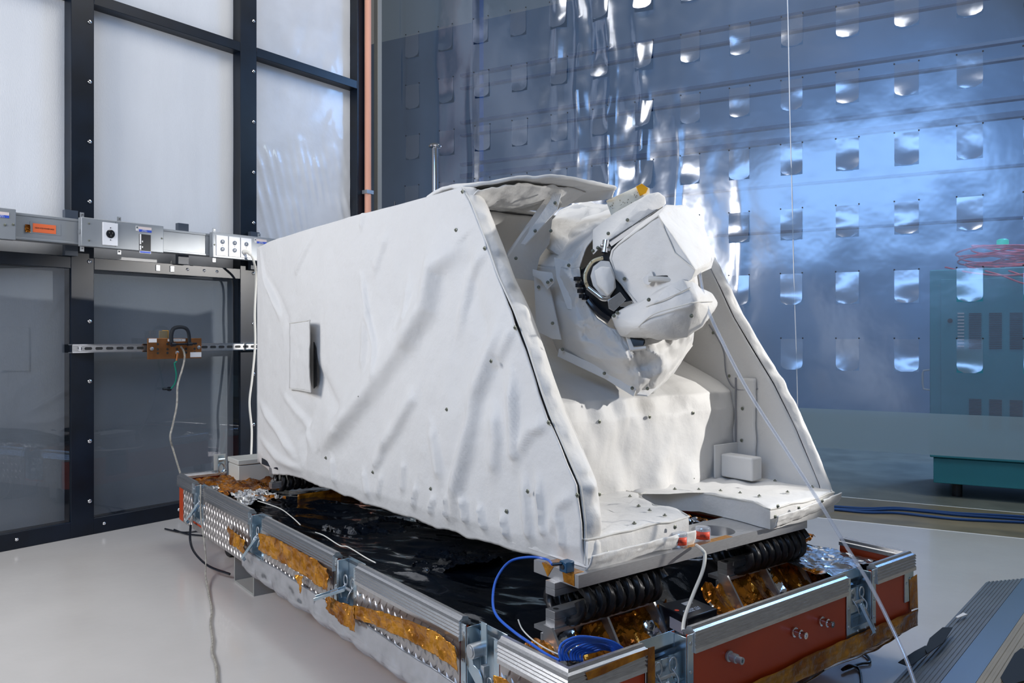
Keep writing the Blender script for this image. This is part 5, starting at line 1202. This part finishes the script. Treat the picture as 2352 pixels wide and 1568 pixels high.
# grey cable hanging down the outside at the far left and across the floor
q = [CR.px(461, 1112, x=-.014), CR.px(461, 1180, x=-.022), CR.px(468, 1235, x=-.026), CR.px(473, 1285, x=-.03), CR.px(472, 1320, x=-.06), CR.px(478, 1355, z=.008), CR.px(486, 1400, z=.007), CR.px(483, 1430, z=.007), CR.px(488, 1470, z=.007), CR.px(486, 1495, z=.007), CR.px(496, 1530, z=.007), CR.px(500, 1590, z=.007)]
m_ = MB(); m_.tube(spath(q, 8), .0042, 8, flat=.6, taper=lambda t: .75+.25*math.sin(t*50)**2); single('drag_strap', m_, 'beige', CR, tuple(q[0]), 'frayed grounding strap hanging off the case and trailing over the floor', 'strap')
for Q, lab in ((((379, 1214), (420, 1222), (470, 1221), (520, 1250)), 'black wire on the floor at the far left of the case, upper strand'), (((400, 1216), (430, 1226), (480, 1232), (540, 1250)), 'black wire on the floor at the far left of the case, lower strand')):
    q = [CR.px(u, v, z=.006) for u, v in Q]; m_ = MB(); m_.tube(spath(q, 8), .0045, 6); single('floor_wire', m_, 'blackplastic', CR, tuple(q[0]), lab, 'wire')
q = [CR.px(438, 1205, x=-.02), CR.px(437, 1240, x=-.03), CR.px(448, 1270, x=-.04), CR.px(480, 1300, x=-.03), CR.px(528, 1318, x=.02)]
m_ = MB(); m_.tube(spath(q, 8), .005, 6); single('hanging_wire', m_, 'blackplastic', CR, tuple(q[0]), 'dark wire drooping below the far left end of the case', 'wire')
r = thing('floor_stand', 'grey upright plates of a floor stand under the far left end of the case', 'stand', CR, (.1, 1.95, 0))
for x, y in ((.03, 2.06), (.03, 1.84)):
    m_ = MB(); m_.box(x, x+.10, y, y+.008, .0, .117); part('plate', m_, 'greypost', r)
m_ = MB(); m_.box(.03, .13, 1.849, 2.059, .0, .008); part('foot', m_, 'greypost', r)
# wires on the floor under the right end
q = [CR.px(1965, 1492, z=.006), CR.px(1990, 1505, z=.006), CR.px(1998, 1520, z=.006), CR.px(1975, 1524, z=.006), CR.px(1935, 1538, z=.008), CR.px(1950, 1528, z=.012), CR.px(1972, 1535, z=.006), CR.px(1978, 1560, z=.006), CR.px(1978, 1600, z=.006)]
m_ = MB(); m_.tube(spath(q, 8), .004, 6); single('floor_wire', m_, 'blackplastic', CR, tuple(q[0]), 'thin dark wire curled on the floor under the orange end', 'wire')
# clear tube in front
q = [V(1606, 622, 2.22), V(1622, 700, 2.2), V(1662, 790, 2.17), V(1720, 900, 2.13), V(1800, 1025, 2.08), V(1872, 1137, 2.03), V(1935, 1240, 1.98), V(2000, 1345, 1.93), V(2048, 1440, 1.88), V(2080, 1510, 1.84), V(2108, 1590, 1.80)]
m_ = MB(); m_.tube(spath(q, 10), .0047, 12); single('clear_tube', m_, 'tube', CR, tuple(q[0]), 'long clear plastic tube running from the camera head over the case to the floor', 'tube', smooth=60)
# ribbed ramp at lower right
A = FL.px(2265, 1340, z=.0); RF = Frame((A.x, A.y), -90+41.8+90)   # x along the ramp edge away from us reversed
ang = math.degrees(math.atan2(A.y-FL.px(2055, 1568, z=0).y, A.x-FL.px(2055, 1568, z=0).x)); RF = Frame((A.x, A.y), ang)  # x away along the edge, -y to the right
r = thing('cable_ramp', 'ribbed aluminium ramp with a tan tread lying at the lower right', 'ramp', RF, (-1, -.3, 0))
def strip(name, y0, z0, y1, z1, ribs, m_n, rh):
    m_ = MB(); pts = [(y0, 0)]; n = ribs*2 if ribs else 1
    for i in range(n+1):
        t = i/n; y = y0+(y1-y0)*t; z = z0+(z1-z0)*t; pts.append((y, z+(rh if (ribs and i % 2) else 0)))
        if ribs and i < n: pts.append((y0+(y1-y0)*(t+.8/n), z0+(z1-z0)*(t+.8/n)+(rh if i % 2 else 0)))
    pts.append((y1, 0)); m_.prism([(-2.4, -y, z) for y, z in pts], (2.4, 0, 0)); return part(name, m_, m_n, r, smooth=20)
strip('ribbed_edge', 0, .006, .125, .045, 9, 'ramp', .0028)
strip('smooth_edge', .126, .048, .205, .062, 0, 'ramp_b', 0)
strip('tread', .206, .062, .80, .066, 34, 'ramp_t', .0016)
def slab(pts, lab, z):
    P_ = [FL.px(u, v, z=z) for u, v in pts]; m_ = MB(); m_.prism(P_, (0, 0, -.0025)); m_.T = None
    single('tape_patch', m_, 'blacktape', FL, tuple(P_[0]), lab, 'tape', 'black tape pieces on the ramp')
slab([(2135, 1465), (2165, 1440), (2188, 1440), (2166, 1475), (2130, 1500), (2125, 1490)], 'black tape tab lifted off the ramp edge, farthest back', .052)
slab([(2063, 1520), (2100, 1495), (2125, 1482), (2140, 1484), (2130, 1500), (2095, 1526), (2085, 1528)], 'black tape tab at the foot of the ramp edge', .045)
slab([(2298, 1555), (2330, 1500), (2345, 1488), (2380, 1495), (2360, 1560), (2310, 1575)], 'black tape square on the tan ramp tread at the picture edge', .0705)
m_ = MB(); P_ = [FL.px(u, v, z=.03) for u, v in ((2195, 1418), (2212, 1408), (2222, 1412), (2200, 1420))]; m_.prism(P_, (0, 0, .003)); single('tape_scrap', m_, 'label_w', FL, tuple(P_[0]), 'white scrap of tape on the ramp edge', 'tape')
